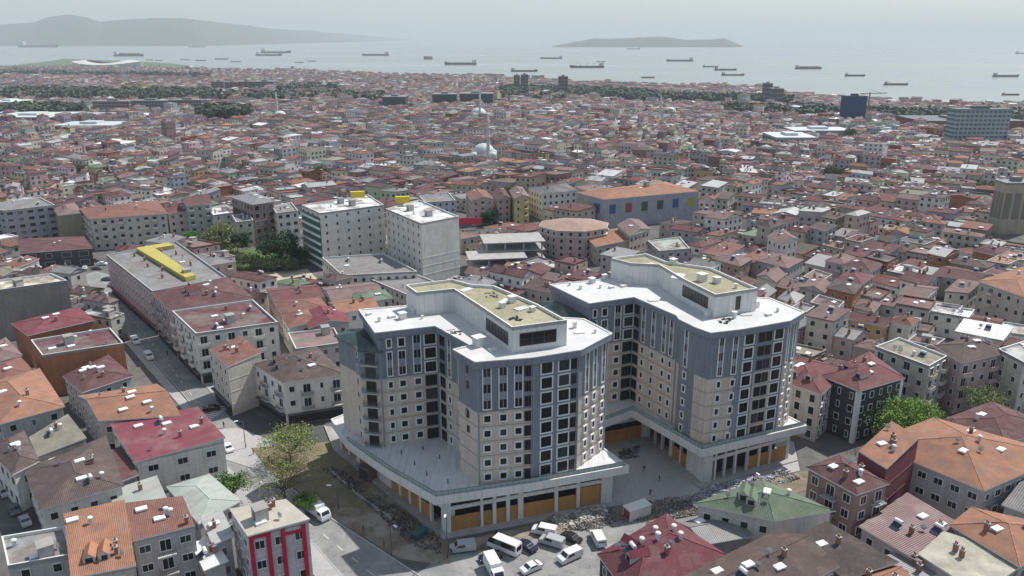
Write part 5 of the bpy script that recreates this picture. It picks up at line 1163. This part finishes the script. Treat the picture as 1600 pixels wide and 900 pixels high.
VOID = [ccw([un(x, y, 0) for x, y in z]) for z in (
    [(-200, 1100), (-200, 690), (0, 600), (120, 560), (330, 600), (540, 480), (840, 470), (930, 520), (1200, 560), (1260, 620), (1340, 700), (1560, 660), (1800, 690), (1800, 1100)],
    [(275, 374), (480, 374), (505, 440), (470, 446), (360, 455), (340, 420)], [(100, 400), (160, 395), (180, 440), (110, 450)], [(0, 405), (160, 405), (170, 430), (0, 425)],
    [(60, 144), (330, 144), (330, 161), (60, 161)], [(780, 124), (1240, 139), (1240, 156), (1000, 154), (880, 145), (780, 136)], [(1235, 150), (1600, 165), (1700, 170), (1700, 180), (1400, 172), (1235, 160)], [(0, 100), (330, 108), (330, 116), (0, 112)], [(318, 176), (386, 176), (386, 197), (318, 197)], [(900, 338), (1000, 342), (1095, 328), (1095, 360), (1000, 380), (900, 374)], [(835, 396), (960, 396), (960, 424), (835, 420)], [(135, 386), (470, 376), (470, 396), (135, 404)], [(720, 352), (840, 350), (830, 366), (720, 372)], [(1540, 364), (1640, 360), (1640, 392), (1540, 392)], [(0, 168), (60, 166), (60, 176), (0, 178)], [(140, 172), (320, 171), (320, 178), (140, 179)])]
RK = ['maroon', 'dark red', 'brick red', 'orange', 'brown', 'dull pink', 'grey', 'pale grey', 'white', 'green', 'dark grey', 'olive']
RWT = [27, 13, 12, 4.5, 17, 20, 12, 8, 4, 1, 5, 4]
WK = ['cream', 'white', 'grey', 'tan', 'pink', 'brown', 'pale blue', 'pale green', 'ochre', 'brick']; WWT = [20, 16, 20, 16, 14, 6, 2, 1.5, 1.5, 3]
cands = []
v = 60.0
row = 0
while v < 4300:
    D0, D1 = R.uniform(8.5, 12.5), R.uniform(8.5, 12.5)
    for side in (0, 1):
        dv0, dv1 = (0, D0) if side == 0 else (D0+.2, D0+D1)
        u = -4200.0+R.uniform(0, 40); k = 0; nb = R.randint(5, 8)
        while u < 3600:
            far = v > 1500
            wd = R.choice([R.uniform(6.5, 9), R.uniform(8, 12), R.uniform(10, 15)])*(1.2 if far else 1); k += 1
            if k >= nb: k = 0; nb = R.randint(5, 8); u += R.uniform(5, 8)
            C0 = E1d*(u+wd/2)+E2d*(v+6); d = C0.length
            if C0.y < 60 or abs(C0.x) > C0.y*.72+60 or d > 3500: u += wd; continue
            if d > coast(atan2(C0.x, C0.y))*1.02: u += wd; continue
            if R.random() < .035: u += wd; continue
            ins0, ins1 = R.uniform(0, .8), R.choice([R.uniform(-.6, .8), R.uniform(-.6, .8), R.uniform(1, 3)]); jj = [R.uniform(-1.3, 1.1) for _ in range(4)]
            q = [tuple(warp(*p)) for p in ((u, v+dv0+(ins1+jj[0] if side == 0 else 0)), (u+wd-.15, v+dv0+(ins1+jj[1] if side == 0 else 0)), (u+wd-.15, v+dv1-(ins1+jj[2] if side else 0)), (u, v+dv1-(ins1+jj[3] if side else 0)))]
            q = ccw(q); c = cen(q); u += wd
            dd = hypot(*c)
            if dd > coast(atan2(c[0], c[1]))*.992: continue
            if any(inside(c, z_) for z_ in VOID): continue
            if blocked(q): continue
            h = R.choice([3.5, 4, 5, 5.5, 6, 6.5, 7, 8, 9.2])+R.uniform(-.7, .7)+(R.choice([0, 0, 0, 3, 5]) if noise.noise(Vector((c[0]*.006, c[1]*.006, 5))) > .15 else 0)
            px = pr(c[0], c[1], h)
            if px[0] < -70 or px[0] > 1670: continue
            rc = R.choices(RK, RWT)[0]
            wc = R.choices(WK, WWT)[0]; kind = R.choices(['hip', 'gable', 'flat', 'shed'], [36, 22, 22, 20])[0]
            if rc in ('white', 'olive', 'pale grey') and R.random() < .6: kind = 'flat'
            if R.random() < .02: h += 6
            cands.append((dd, q, h, kind, R.uniform(.8, 1.9), rc, wc, R.choice([0, 0, 0, 1]) if kind == 'gable' else None, px))
    v += D0+D1+.2+R.uniform(3.6, 6.5)
cands.sort(key=lambda t: t[0])
NIND = 240
# landmarks by which each nearby house can be found
LM = [('the white hotel', un(600, 400, 0)), ('the orange-roofed mall', un(995, 330, 0)), ('the farther tower', (42, 170)), ('the octagonal block', un(893, 385, 0)), ('the dark grey apartment house', un(1340, 690, 0)),
      ('the salmon-roofed long block', un(200, 380, 0)), ('the beige tower', un(1580, 360, 0)), ('the bright green tree', un(1420, 700, 0)), ('the street terrace', un(300, 560, 0)), ('the grey-tan windowless block', un(50, 495, 0))]
used = {}
ORD = ['', 'second ', 'third ', 'fourth ', 'fifth ', 'sixth ', 'seventh ', 'eighth ', 'ninth ', 'tenth ', 'eleventh ', 'twelfth ']
ind = cands[:NIND]; pre = []
for cnd in ind:
    c = cen(cnd[1]); nm, lp = min(LM, key=lambda l: dist(l[1], c)); dx, dy = c[0]-lp[0], c[1]-lp[1]
    rel = ('behind' if dy > 0 else 'in front of') if abs(dy) > abs(dx) else ('right of' if dx > 0 else 'left of')
    kd = {'hip': 'hipped', 'gable': 'gabled', 'flat': 'flat-roofed', 'shed': 'lean-to roofed'}[cnd[3]]
    pre.append((dist(lp, c), '%s %s house, %s walls, %s %s' % (cnd[5] if cnd[3] == 'flat' else cnd[5]+' roofed', kd if cnd[3] != 'flat' else 'flat-roofed', cnd[6], rel, nm), cnd))
pre.sort(key=lambda t: t[0])
for d_, lab, cnd in pre:
    k = used.get(lab, 0); used[lab] = k+1
    lab2 = (ORD[k]+'nearest ' if k else 'nearest ')+lab
    dd, q, h, kind, rise, rc, wc, ax, px = cnd
    house('house', lab2, 'house', q, h, kind, rise, rc, wc, over=.35, axis=ax, lod=1, group='ordinary town houses', balc=(1,) if R.random() < .3 else (), trim=None if R.random() < .5 else (.5, .5, .48))
# the rest of the city
wm, rm = MB(), MB()
MI = {True: 0}
for dd, q, h, kind, rise, rc, wc, ax, px in cands[NIND:]:
    c = cen(q); g = tz(*c); f_ = R.uniform(.8, 1.2)
    rcv = tuple(k*f_ for k in ROOFS[rc]); wcv = tuple(k*R.uniform(.9, 1.1) for k in WALLS[wc]); z = g+h
    wm.prism(q, g-1, z-(.5 if kind == 'flat' else 0), 0, wcv, 0)
    mi = 1 if kind == 'flat' else (2 if rc in ('grey', 'pale grey', 'white', 'green') else 0)
    if kind == 'flat' and dd > 600:
        rm.prism(q, z-.3, z-.2, mi, rcv, 1); wm.prism(q, z-.5, z, 0, wcv, 0)
        for i in range(4):
            j = (i+1) % 4; inn = grow(q, -.3); rm.face([(*q[i], z), (*q[j], z), (*inn[j], z), (*inn[i], z)], 3, (.42, .42, .40))
    else:
        tmp = MB(); roof_mesh(tmp, wm, q, z, kind, rise, .3, rcv, wcv, ax, 0)
        if dd > 900 and kind != 'flat': tmp.f, tmp.m, tmp.c = tmp.f[:4 if kind == 'hip' else 2 if kind == 'gable' else 1], tmp.m[:4], tmp.c[:4]; tmp.m = tmp.m[:len(tmp.f)]; tmp.c = tmp.c[:len(tmp.f)]
        n0 = len(rm.v); rm.v.extend(tmp.v); rm.f.extend(tuple(i+n0 for i in f) for f in tmp.f); rm.m.extend([mi]*len(tmp.f)); rm.c.extend(tmp.c)
    if dd < 1100:
        for i in range(4):
            a, b = q[i], q[(i+1) % 4]
            if not facing(a, b): continue
            L, u_, n_, _a = edge_frame(a, b); k = max(1, int(L/3))
            for fl in range(max(0, int(h/3)-2), int(h/3)):
                for j in range(k):
                    if R.random() < .12: continue
                    uu = L*(j+.5)/k; P = lambda s, z_: (a[0]+u_[0]*s+n_[0]*.06, a[1]+u_[1]*s+n_[1]*.06, z_)
                    zz = g+fl*3+1.1; g_ = R.choice([.03, .04, .1]); rm.face([P(uu-.65, zz), P(uu+.65, zz), P(uu+.65, zz+1.4), P(uu-.65, zz+1.4)], 3, (g_, g_, g_))
    # chimneys, stair huts, tin patches on the roofs
    for _ in range(R.choice([0, 1, 2, 3, 4]) if dd < 1600 else R.choice([0, 1, 1])):
        s, t = R.uniform(.2, .8), R.uniform(.2, .8); p = lerp(lerp(q[0], q[1], s), lerp(q[3], q[2], s), t); zr = roof_height(q, z, kind, rise, ax, s, t)
        y_ = R.random()
        if y_ < .5: rm.box((*p, zr+.5), (.7, .7, 1.6), .5, 3, R.choice([(.5, .5, .48), (.25, .13, .10), (.6, .6, .6)]))
        elif y_ < .72 and kind == 'flat': rm.box((*p, zr+1.1), (3, 2.6, 2.2), .5, 3, wcv)
        elif y_ < .86: rm.box((*p, zr+.25), (R.uniform(1, 3), R.uniform(1, 2.5), .3), R.uniform(0, 3), 3, R.choice([(.62, .62, .6), (.45, .45, .46), (.62, .62, .6), (.2, .08, .06)]))
        else: rm.tube((p[0]-.6, p[1], zr+1), (p[0]+.6, p[1], zr+1), .32, .32, 6, 3, (.65, .65, .65))
n0 = len(wm.v)
allm = MB(); allm.v = wm.v+rm.v; allm.f = wm.f+[tuple(i+n0 for i in f) for f in rm.f]; allm.m = [4]*len(wm.f)+rm.m; allm.c = wm.c+rm.c
o = allm.build('distant_houses', [TILEC, DECKC, SHEETC, PLAINC, WALLC]); o['kind'] = 'stuff'; o['label'] = 'thousands of tightly packed red and grey roofed houses spreading to the coast'
print('houses', len(cands), 'faces', len(allm.f))

# ------------------------------------------------------------------ vehicles
PAINTS = {'white': (.66, .66, .66), 'black': (.015, .015, .018), 'silver': (.38, .39, .40), 'navy': (.015, .02, .06), 'red': (.35, .02, .02), 'grey': (.12, .12, .13)}
TYRE = material('tyre', (.02, .02, .02), .9); RIM = material('rim', (.35, .35, .36), .35, metal=.8); LIGHT = material('lamp_lens', (.6, .6, .62), .15); TAIL = material('tail_lens', (.3, .01, .01), .3)
CGL = material('car_glass', (.012, .014, .017), .08, .05, spec=.7)
PROF = {'car': (4.3, 1.75, [(-2.15, .35), (-2.12, .85), (-1.95, 1.0), (-1.35, 1.05), (-.75, 1.42), (.55, 1.44), (1.25, 1.0), (2.0, .86), (2.15, .6), (2.13, .32)], 1.0),
        'van': (4.9, 1.9, [(-2.45, .4), (-2.45, 1.6), (-2.35, 1.9), (.9, 1.92), (1.55, 1.25), (2.3, 1.08), (2.45, .7), (2.43, .35)], 1.15),
        'minibus': (6.6, 2.1, [(-3.3, .45), (-3.3, 2.3), (-3.15, 2.65), (2.0, 2.65), (2.75, 1.5), (3.2, 1.25), (3.3, .8), (3.28, .4)], 1.35),
        'truck': (6.2, 2.2, [(-3.1, .75), (-3.1, 2.9), (1.1, 2.9), (1.15, 2.2), (1.4, 2.3), (2.5, 2.25), (3.0, 1.4), (3.1, .8), (3.08, .4), (1.2, .4), (1.1, .75)], 1.5)}
VM = {}
def vehicle(label, cat, kind, paint, x, y, head, name=None, group=None, z0=.06):
    L, W, pf, belt = PROF[kind]; c = un(x, y, z0)
    root = thing(name or {'car': 'parked_car', 'van': 'van', 'minibus': 'minibus', 'truck': 'truck'}[kind], label, cat, (*c, z0), head, group)
    key = (kind, paint)
    if key not in VM:
        b = MB(); hw = lambda z: W/2*(1 if z < belt else 1-.16*(z-belt)/.6 if kind == 'car' else 1-.05*(z-belt)); lf = [(x_, -hw(z), z) for x_, z in pf]; rt = [(x_, hw(z), z) for x_, z in pf]
        lf2 = lf; b.face(lf[::1]); b.face(rt[::-1]); n = len(pf)
        b.f[0] = tuple(reversed(b.f[0])); b.f[1] = tuple(reversed(b.f[1]))
        for i in range(n): j = (i+1) % n; b.face([lf[i], lf[j], rt[j], rt[i]])
        P = material('paint_'+paint, PAINTS[paint], .3, .05, spec=.5)
        body = b.mesh('body', [P])
        tops = [p for p in pf if p[1] > belt+.1]; g = MB(); sx0, sx1 = min(p[0] for p in tops), max(p[0] for p in tops); zt = max(p[1] for p in pf)
        for sgn in (-1, 1):
            q = [(sx0-.25 if kind == 'car' else sx0+.3, belt+.05), (sx1+.35, belt+.05), (sx1-.05, zt-.12), (sx0+.15 if kind == 'car' else sx0+.3, zt-.12)]
            if kind == 'truck': q = [(1.5, 1.5), (2.6, 1.5), (2.35, 2.1), (1.5, 2.1)]
            if kind == 'van': q[0] = (-.4, belt+.05); q[3] = (-.4, zt-.15)
            f = [(a_, sgn*(hw(z)+.012), z) for a_, z in q]; g.face(f if sgn < 0 else f[::-1])
        i0 = max(range(n), key=lambda i: pf[i][0] if pf[i][1] > belt+.3 else -99)
        for ia, ib in ((i0, (i0+1) % n),) + (((3, 4),) if kind == 'car' else ()):
            (xa, za), (xb, zb_) = pf[ia], pf[ib]; t0, t1 = .12, .88; nx, nz = (.02, .02) if xb > 0 else (-.02, .02)
            A = (xa+(xb-xa)*t0+nx, za+(zb_-za)*t0+nz); B = (xa+(xb-xa)*t1+nx, za+(zb_-za)*t1+nz)
            fw = .86 if kind != 'truck' else .8
            f = [(A[0], -W/2*fw*.9, A[1]), (B[0], -W/2*fw, B[1]), (B[0], W/2*fw, B[1]), (A[0], W/2*fw*.9, A[1])]; g.face(f if xb > 0 else f)
        if kind in ('van', 'minibus'): x_ = pf[0][0]-.015; g.face([(x_, -W*.38, 1.3), (x_, -W*.38, zt-.35), (x_, W*.38, zt-.35), (x_, W*.38, 1.3)][::-1])
        wh = MB(); r_ = .31 if kind == 'car' else .36
        wh.tube((0, -.1, r_), (0, .1, r_), r_, r_, 14); ri = MB(); ri.tube((0, -.115, r_), (0, .115, r_), r_*.6, r_*.6, 10)
        hl = MB(); hl.box((0, 0, 0), (.08, .34, .16)); tl = MB(); tl.box((0, 0, 0), (.06, .2, .3))
        VM[key] = (body, g.mesh('windows', [CGL]), wh.mesh('wheel', [TYRE]), ri.mesh('rim', [RIM]), hl.mesh('headlight', [LIGHT]), tl.mesh('tail_light', [TAIL]))
    me = VM[key]
    def put(nm, i, loc=(0, 0, 0), par=root):
        o = bpy.data.objects.new(nm, me[i]); COL.objects.link(o); o.parent = par; o.location = loc; return o
    put('body', 0); put('window_glass', 1)
    for sx in (-.31, .31):
        for sy in (-1, 1): w_ = put('wheel', 2, (sx*L, sy*(W/2-.12), 0)); put('rim', 3, (0, 0, 0), w_)
    for sy in (-1, 1): put('headlight', 4, (L/2-.06, sy*W*.34, .68)); put('tail_light', 5, (-L/2, sy*W*.42, .8))
    return root
def hd(x0, y0, x1, y1): a, b = un(x0, y0), un(x1, y1); return atan2(b[1]-a[1], b[0]-a[0])
vehicle('white minibus in the shade of the podium, largest vehicle of the car park', 'minibus', 'minibus', 'white', 788, 860, hd(830, 862, 770, 838))
vehicle('white sedan alone in the sun near the bottom edge', 'car', 'car', 'white', 830, 891, hd(845, 884, 815, 897))
vehicle('white panel van standing in the sunlight of the car park', 'van', 'van', 'white', 890, 874, hd(908, 864, 872, 880))
vehicle('silver estate car with pale roof between minibus and sunlit van', 'car', 'van', 'silver', 862, 851, hd(885, 855, 845, 843), name='parked_car')
vehicle('black car tucked behind the silver estate', 'car', 'car', 'black', 892, 844, hd(905, 850, 880, 838))
vehicle('white van parked farthest back beside the rubble', 'van', 'van', 'white', 850, 834, hd(870, 836, 835, 829))
vehicle('dark navy car right behind the minibus', 'car', 'car', 'navy', 823, 857, hd(835, 864, 812, 850))
vehicle('small silver van in the shadow, leftmost of the car park', 'van', 'van', 'silver', 723, 860, hd(740, 858, 706, 862))
vehicle('black car below the minibus in the shadow', 'car', 'car', 'black', 766, 874, hd(782, 870, 752, 878))
vehicle('white cab truck at the bottom edge left of the sedan', 'truck', 'truck', 'white', 772, 897, hd(760, 890, 768, 905))
vehicle('white van half hidden by the large crimson roof', 'van', 'van', 'white', 934, 846, hd(940, 860, 925, 832))
vehicle('white lorry parked at the boulevard kerb under the trees', 'truck', 'truck', 'white', 497, 806, hd(480, 795, 510, 815))
vehicle('white car beside the crimson sheet roof', 'car', 'car', 'white', 356, 703, hd(348, 694, 362, 710))
vehicle('black car crossing in front of the slim cream building', 'car', 'car', 'black', 331, 641, hd(315, 642, 345, 638))
for i, (x, y, p, k, lab) in enumerate(((157, 491, 'white', 'car', 'white car driving in the shaded street, farther one'), (163, 506, 'silver', 'car', 'silver car driving in the shaded street, nearer one'), (212, 536, 'white', 'van', 'white van parked against the street terrace, upper one'), (233, 560, 'white', 'van', 'white van parked against the street terrace, lower one'), (196, 530, 'black', 'car', 'black car in the shade opposite the upper parked van'))):
    vehicle(lab, 'van' if k == 'van' else 'car', k, p, x, y, hd(x, y, x+20, y+24))
for i, (x, y) in enumerate(((108, 411), (128, 410), (146, 409), (160, 414), (114, 420), (133, 421), (152, 421), (122, 432), (168, 438), (135, 452), (176, 446), (150, 462), (320, 408), (334, 410))):
    vehicle('small %s car parked on the bright plaza at the end of the shaded street' % ('white' if i % 2 else 'dark'), 'car', 'car', 'white' if i % 2 else 'grey', x, y, R.choice([0, .4, 1.5, 2]), group='%s cars on the plaza' % ('white' if i % 2 else 'dark'))
for i, (x, y, p) in enumerate(((8, 772, 'silver'), (22, 800, 'grey'), (40, 818, 'silver'), (5, 740, 'black'))):
    vehicle('%s car in the narrow street at the left edge, %s' % (p, ['second from top', 'third from top', 'nearest the camera', 'topmost'][i]), 'car', 'car', p, x, y, hd(0, 740, 30, 800))

# ------------------------------------------------------------------ people
def person_mesh(pose, top, legs):
    me = bpy.data.meshes.new('body'); s = .28 if pose == 'walk' else .06
    V = [(0, 0, .95), (0, 0, 1.15), (0, 0, 1.38), (0, 0, 1.5), (.02, 0, 1.62), (.03, 0, 1.72),
         (0, .1, .9), (s*.6, .1, .5), (s, .11, .08), (s+.14, .12, .03), (0, -.1, .9), (-s*.4, -.1, .5), (-s, -.11, .08), (-s+.14, -.12, .03),
         (0, .19, 1.4), (-s*.5, .25, 1.13), (-s*.3+.05, .26, .88), (-s*.3+.08, .26, .79), (0, -.19, 1.4), (s*.5, -.25, 1.13), (s*.3+.1, -.26, .88), (s*.3+.13, -.26, .79)]
    Ed = [(0, 1), (1, 2), (2, 3), (3, 4), (4, 5), (0, 6), (6, 7), (7, 8), (8, 9), (0, 10), (10, 11), (11, 12), (12, 13), (2, 14), (14, 15), (15, 16), (16, 17), (2, 18), (18, 19), (19, 20), (20, 21)]
    rd = [.14, .13, .15, .06, .10, .08, .09, .065, .045, .04, .09, .065, .045, .04, .07, .045, .035, .03, .07, .045, .035, .03]
    me.from_pydata([Vector(v_) for v_ in V], Ed, []); o = bpy.data.objects.new('tmp', me); COL.objects.link(o)
    md = o.modifiers.new('s', 'SKIN'); md.use_smooth_shade = True
    for i, sv in enumerate(me.skin_vertices[0].data): sv.radius = (rd[i], rd[i]); sv.use_root = i == 0
    o.modifiers.new('ss', 'SUBSURF').levels = 1
    dg = bpy.context.evaluated_depsgraph_get(); out = bpy.data.meshes.new_from_object(o.evaluated_get(dg)); bpy.data.objects.remove(o)
    out.name = 'person'; out.materials.clear()
    for m_ in (top, legs, material('skin', (.42, .26, .19), .6), material('hair', (.02, .015, .012), .8)): out.materials.append(m_)
    for p in out.polygons:
        z = p.center.z; x, y = p.center.x, p.center.y
        p.material_index = 1 if z < .93 and abs(y) < .21 else (2 if (z > 1.5 and x > -.02 and z < 1.7) or z < .86 else (3 if z > 1.55 else 0))
    return out
PM = {}
for i, (x, y, pose, lab) in enumerate(((568, 832, 'walk', 'person in dark clothes walking over the sunlit patch beside the road'), (600, 855, 'stand', 'person standing on the bare earth near the boulevard kerb'), (476, 778, 'walk', 'person in dark clothes under the sparse tree'), (396, 710, 'stand', 'person standing on the corner pavement near the crimson roof'),
        (1006, 737, 'walk', 'person bending along the plaza between the towers'), (1016, 774, 'walk', 'person walking at the open end of the plaza'), (627, 836, 'stand', 'person at the foot of the nearer podium corner'), (350, 668, 'stand', 'person on the pavement by the slim cream building'), (420, 722, 'walk', 'person walking under the leafy tree by the corner pavement'), (1030, 752, 'stand', 'person standing midway across the plaza between the towers'), (705, 868, 'stand', 'person beside the tall thin lamp pole'), (262, 556, 'walk', 'person on the shaded pavement below the street terrace'))):
    k = i % 4
    if k not in PM: PM[k] = person_mesh(pose, material(['dark_coat', 'grey_coat', 'black_coat', 'brown_coat'][k], [(.03, .03, .04), (.12, .12, .13), (.015, .015, .02), (.08, .06, .05)][k], .9), material(['jeans', 'black_trousers'][k % 2], [(.04, .05, .09), (.02, .02, .02)][k % 2], .9))
    o = bpy.data.objects.new('person', PM[k]); COL.objects.link(o); o.location = (*un(x, y, .1), .1); o.rotation_euler = (0, 0, R.uniform(0, 6)); tag(o, lab, 'person', 'people on foot')

# ------------------------------------------------------------------ street furniture, rubble
STEEL = material('lamp_steel', (.10, .10, .11), .5)
def lamp(label, x, y, h, arm=1.3, rz=0):
    c = un(x, y, 0); r_ = thing('street_lamp', label, 'street lamp', (*c, 0), rz)
    def put(nm, m, mt): o = m.build(nm, mt, None); o.parent = r_
    m = MB(); m.cyl((0, 0), .14, 0, h*.15, 8, .11); m.cyl((0, 0), .10, h*.15, h, 8, .07); put('pole', m, STEEL)
    m = MB(); m.tube((0, 0, h-.1), (-arm, 0, h+.25), .06, .05, 6); put('arm', m, STEEL)
    m = MB(); m.box((-arm-.3, 0, h+.28), (.9, .35, .16)); put('lamp_head', m, FRAME)
lamp('street lamp with a white head on the lawn left of the podium', 529, 795, 5.2)
lamp('tall thin lamp pole at the front corner of the nearer podium', 699, 872, 9.5, 1.0, 1.5)
lamp('slim pole with lamp behind the green roofed house', 1172, 800, 9, .8, 2)
lamp('lamp post on the corner pavement near the white corner house', 384, 700, 7, 1.2, .5); lamp('lamp post by the kerb at the lower end of the earth yard', 612, 870, 7, 1.2, 2.4)
STC = material('rubble_stone', None, .95, .25, .8, .3)
def heap(name, label, poly, n, cols, s0, s1, zh):
    q = ccw([un(x, y, .1) for x, y in poly]); xs = [p[0] for p in q]; ys = [p[1] for p in q]; m = MB(); k = 0
    while k < n:
        p = (R.uniform(min(xs), max(xs)), R.uniform(min(ys), max(ys)))
        if not inside(p, q): continue
        k += 1; s = R.uniform(s0, s1); hh = zh*max(0, noise.noise(Vector((p[0]*.25, p[1]*.25, 2)))+.35); c = R.choice(cols); v_ = R.uniform(.75, 1.15); s = s*2.2 if R.random() < .04 else s
        a = R.uniform(0, 3); b = [(p[0]+s*cos(a+t)*R.uniform(.6, 1.1), p[1]+s*sin(a+t)*R.uniform(.4, .9)) for t in (0, 1.4, 2.9, 4.5)]
        b = ccw(b); z = .05+hh; t_ = [lerp(x_, p, R.uniform(.1, .5)) for x_ in b]
        m.hexa([(*x_, z-.4) for x_ in b], [(*x_, z+s*R.uniform(.2, .6)) for x_ in t_], 0, tuple(c_*v_ for c_ in c))
    o = m.build(name, STC); o['kind'] = 'stuff'; o['label'] = label
heap('rubble', 'grey and white rubble and broken paving in front of the podiums', [(840, 826), (870, 800), (960, 792), (1110, 768), (1235, 735), (1250, 748), (1110, 800), (1060, 812), (960, 815), (930, 830)], 6000, [(.22, .21, .2), (.30, .29, .27), (.14, .13, .12), (.42, .42, .40), (.17, .16, .15)], .05, .24, .6)
heap('crumpled_tarpaulins', 'pile of crumpled lilac-grey sheeting between podium and green roof', [(1085, 775), (1100, 765), (1200, 742), (1225, 735), (1190, 760), (1110, 790), (1080, 795)], 1300, [(.25, .25, .28), (.33, .33, .38), (.15, .15, .18), (.42, .42, .46)], .12, .6, .9)
heap('stone_blocks', 'pale stacked stone blocks above the car park', [(860, 815), (905, 795), (950, 793), (945, 812), (890, 828)], 380, [(.5, .48, .42), (.4, .38, .33), (.3, .28, .25)], .12, .6, .7)
heap('building_debris', 'dark debris, planks and dug earth along the left side of the podium', [(505, 735), (520, 728), (600, 780), (690, 842), (690, 868), (640, 850), (600, 815), (560, 775)], 800, [(.12, .10, .09), (.16, .13, .11), (.24, .21, .18), (.08, .09, .09)], .06, .38, .8)
heap('plaza_litter', 'small dark building litter on the plaza between the towers', [(965, 720), (975, 700), (1000, 698), (995, 715)], 60, [(.07, .08, .08), (.16, .16, .16)], .2, .8, .4)
for nm, x, y, sx, sy, sz, rz, col, lab in (('container', 995, 806, 5.2, 2.4, 2.4, .5, (.62, .61, .58), 'white site cabin with a red end beside the crimson roof'), ('rubble_skip', 655, 838, 3, 1.6, 1.2, .9, (.04, .10, .10), 'dark teal rubbish skip by the podium corner'), ('excavated_box', 580, 745, 4.2, 3.2, 3.0, .9, (.16, .12, .11), 'brown plywood hut against the left podium wall')):
    c = un(x, y, 0); r_ = thing(nm, lab, nm.split('_')[-1], (*c, 0), rz)
    m = MB(); m.box((0, 0, sz/2), (sx, sy, sz), 0, 0, col); m.build('body', PLAINC).parent = r_
    m = MB(); m.box((0, 0, sz+.06), (sx+.2, sy+.2, .12), 0, 0, tuple(min(1, k*1.1) for k in col)); m.build('lid', PLAINC).parent = r_
    m = MB(); m.box((-sx/2-.03, 0, sz/2), (.06, sy*.8, sz*.8), 0, 0, (.25, .05, .04) if nm == 'container' else (.05, .05, .05)); m.build('door', PLAINC).parent = r_

# ------------------------------------------------------------------ the air
b = MB(); HX = 31500; b.prism([(-HX, -HX), (HX, -HX), (HX, HX), (-HX, HX)], -33, 420)
hz = b.build('haze', []); hz['kind'] = 'stuff'; hz['label'] = 'pale sea haze over the city and the bay'
hm = bpy.data.materials.new('haze_air'); hm.use_nodes = True; t_ = hm.node_tree; t_.nodes.remove(t_.nodes['Principled BSDF'])
pv = t_.nodes.new('ShaderNodeVolumePrincipled'); pv.inputs['Color'].default_value = (.635, .70, .745, 1); pv.inputs['Density'].default_value = HAZE; pv.inputs['Anisotropy'].default_value = 0.0
t_.links.new(pv.outputs[0], t_.nodes['Material Output'].inputs['Volume']); hz.data.materials.append(hm)
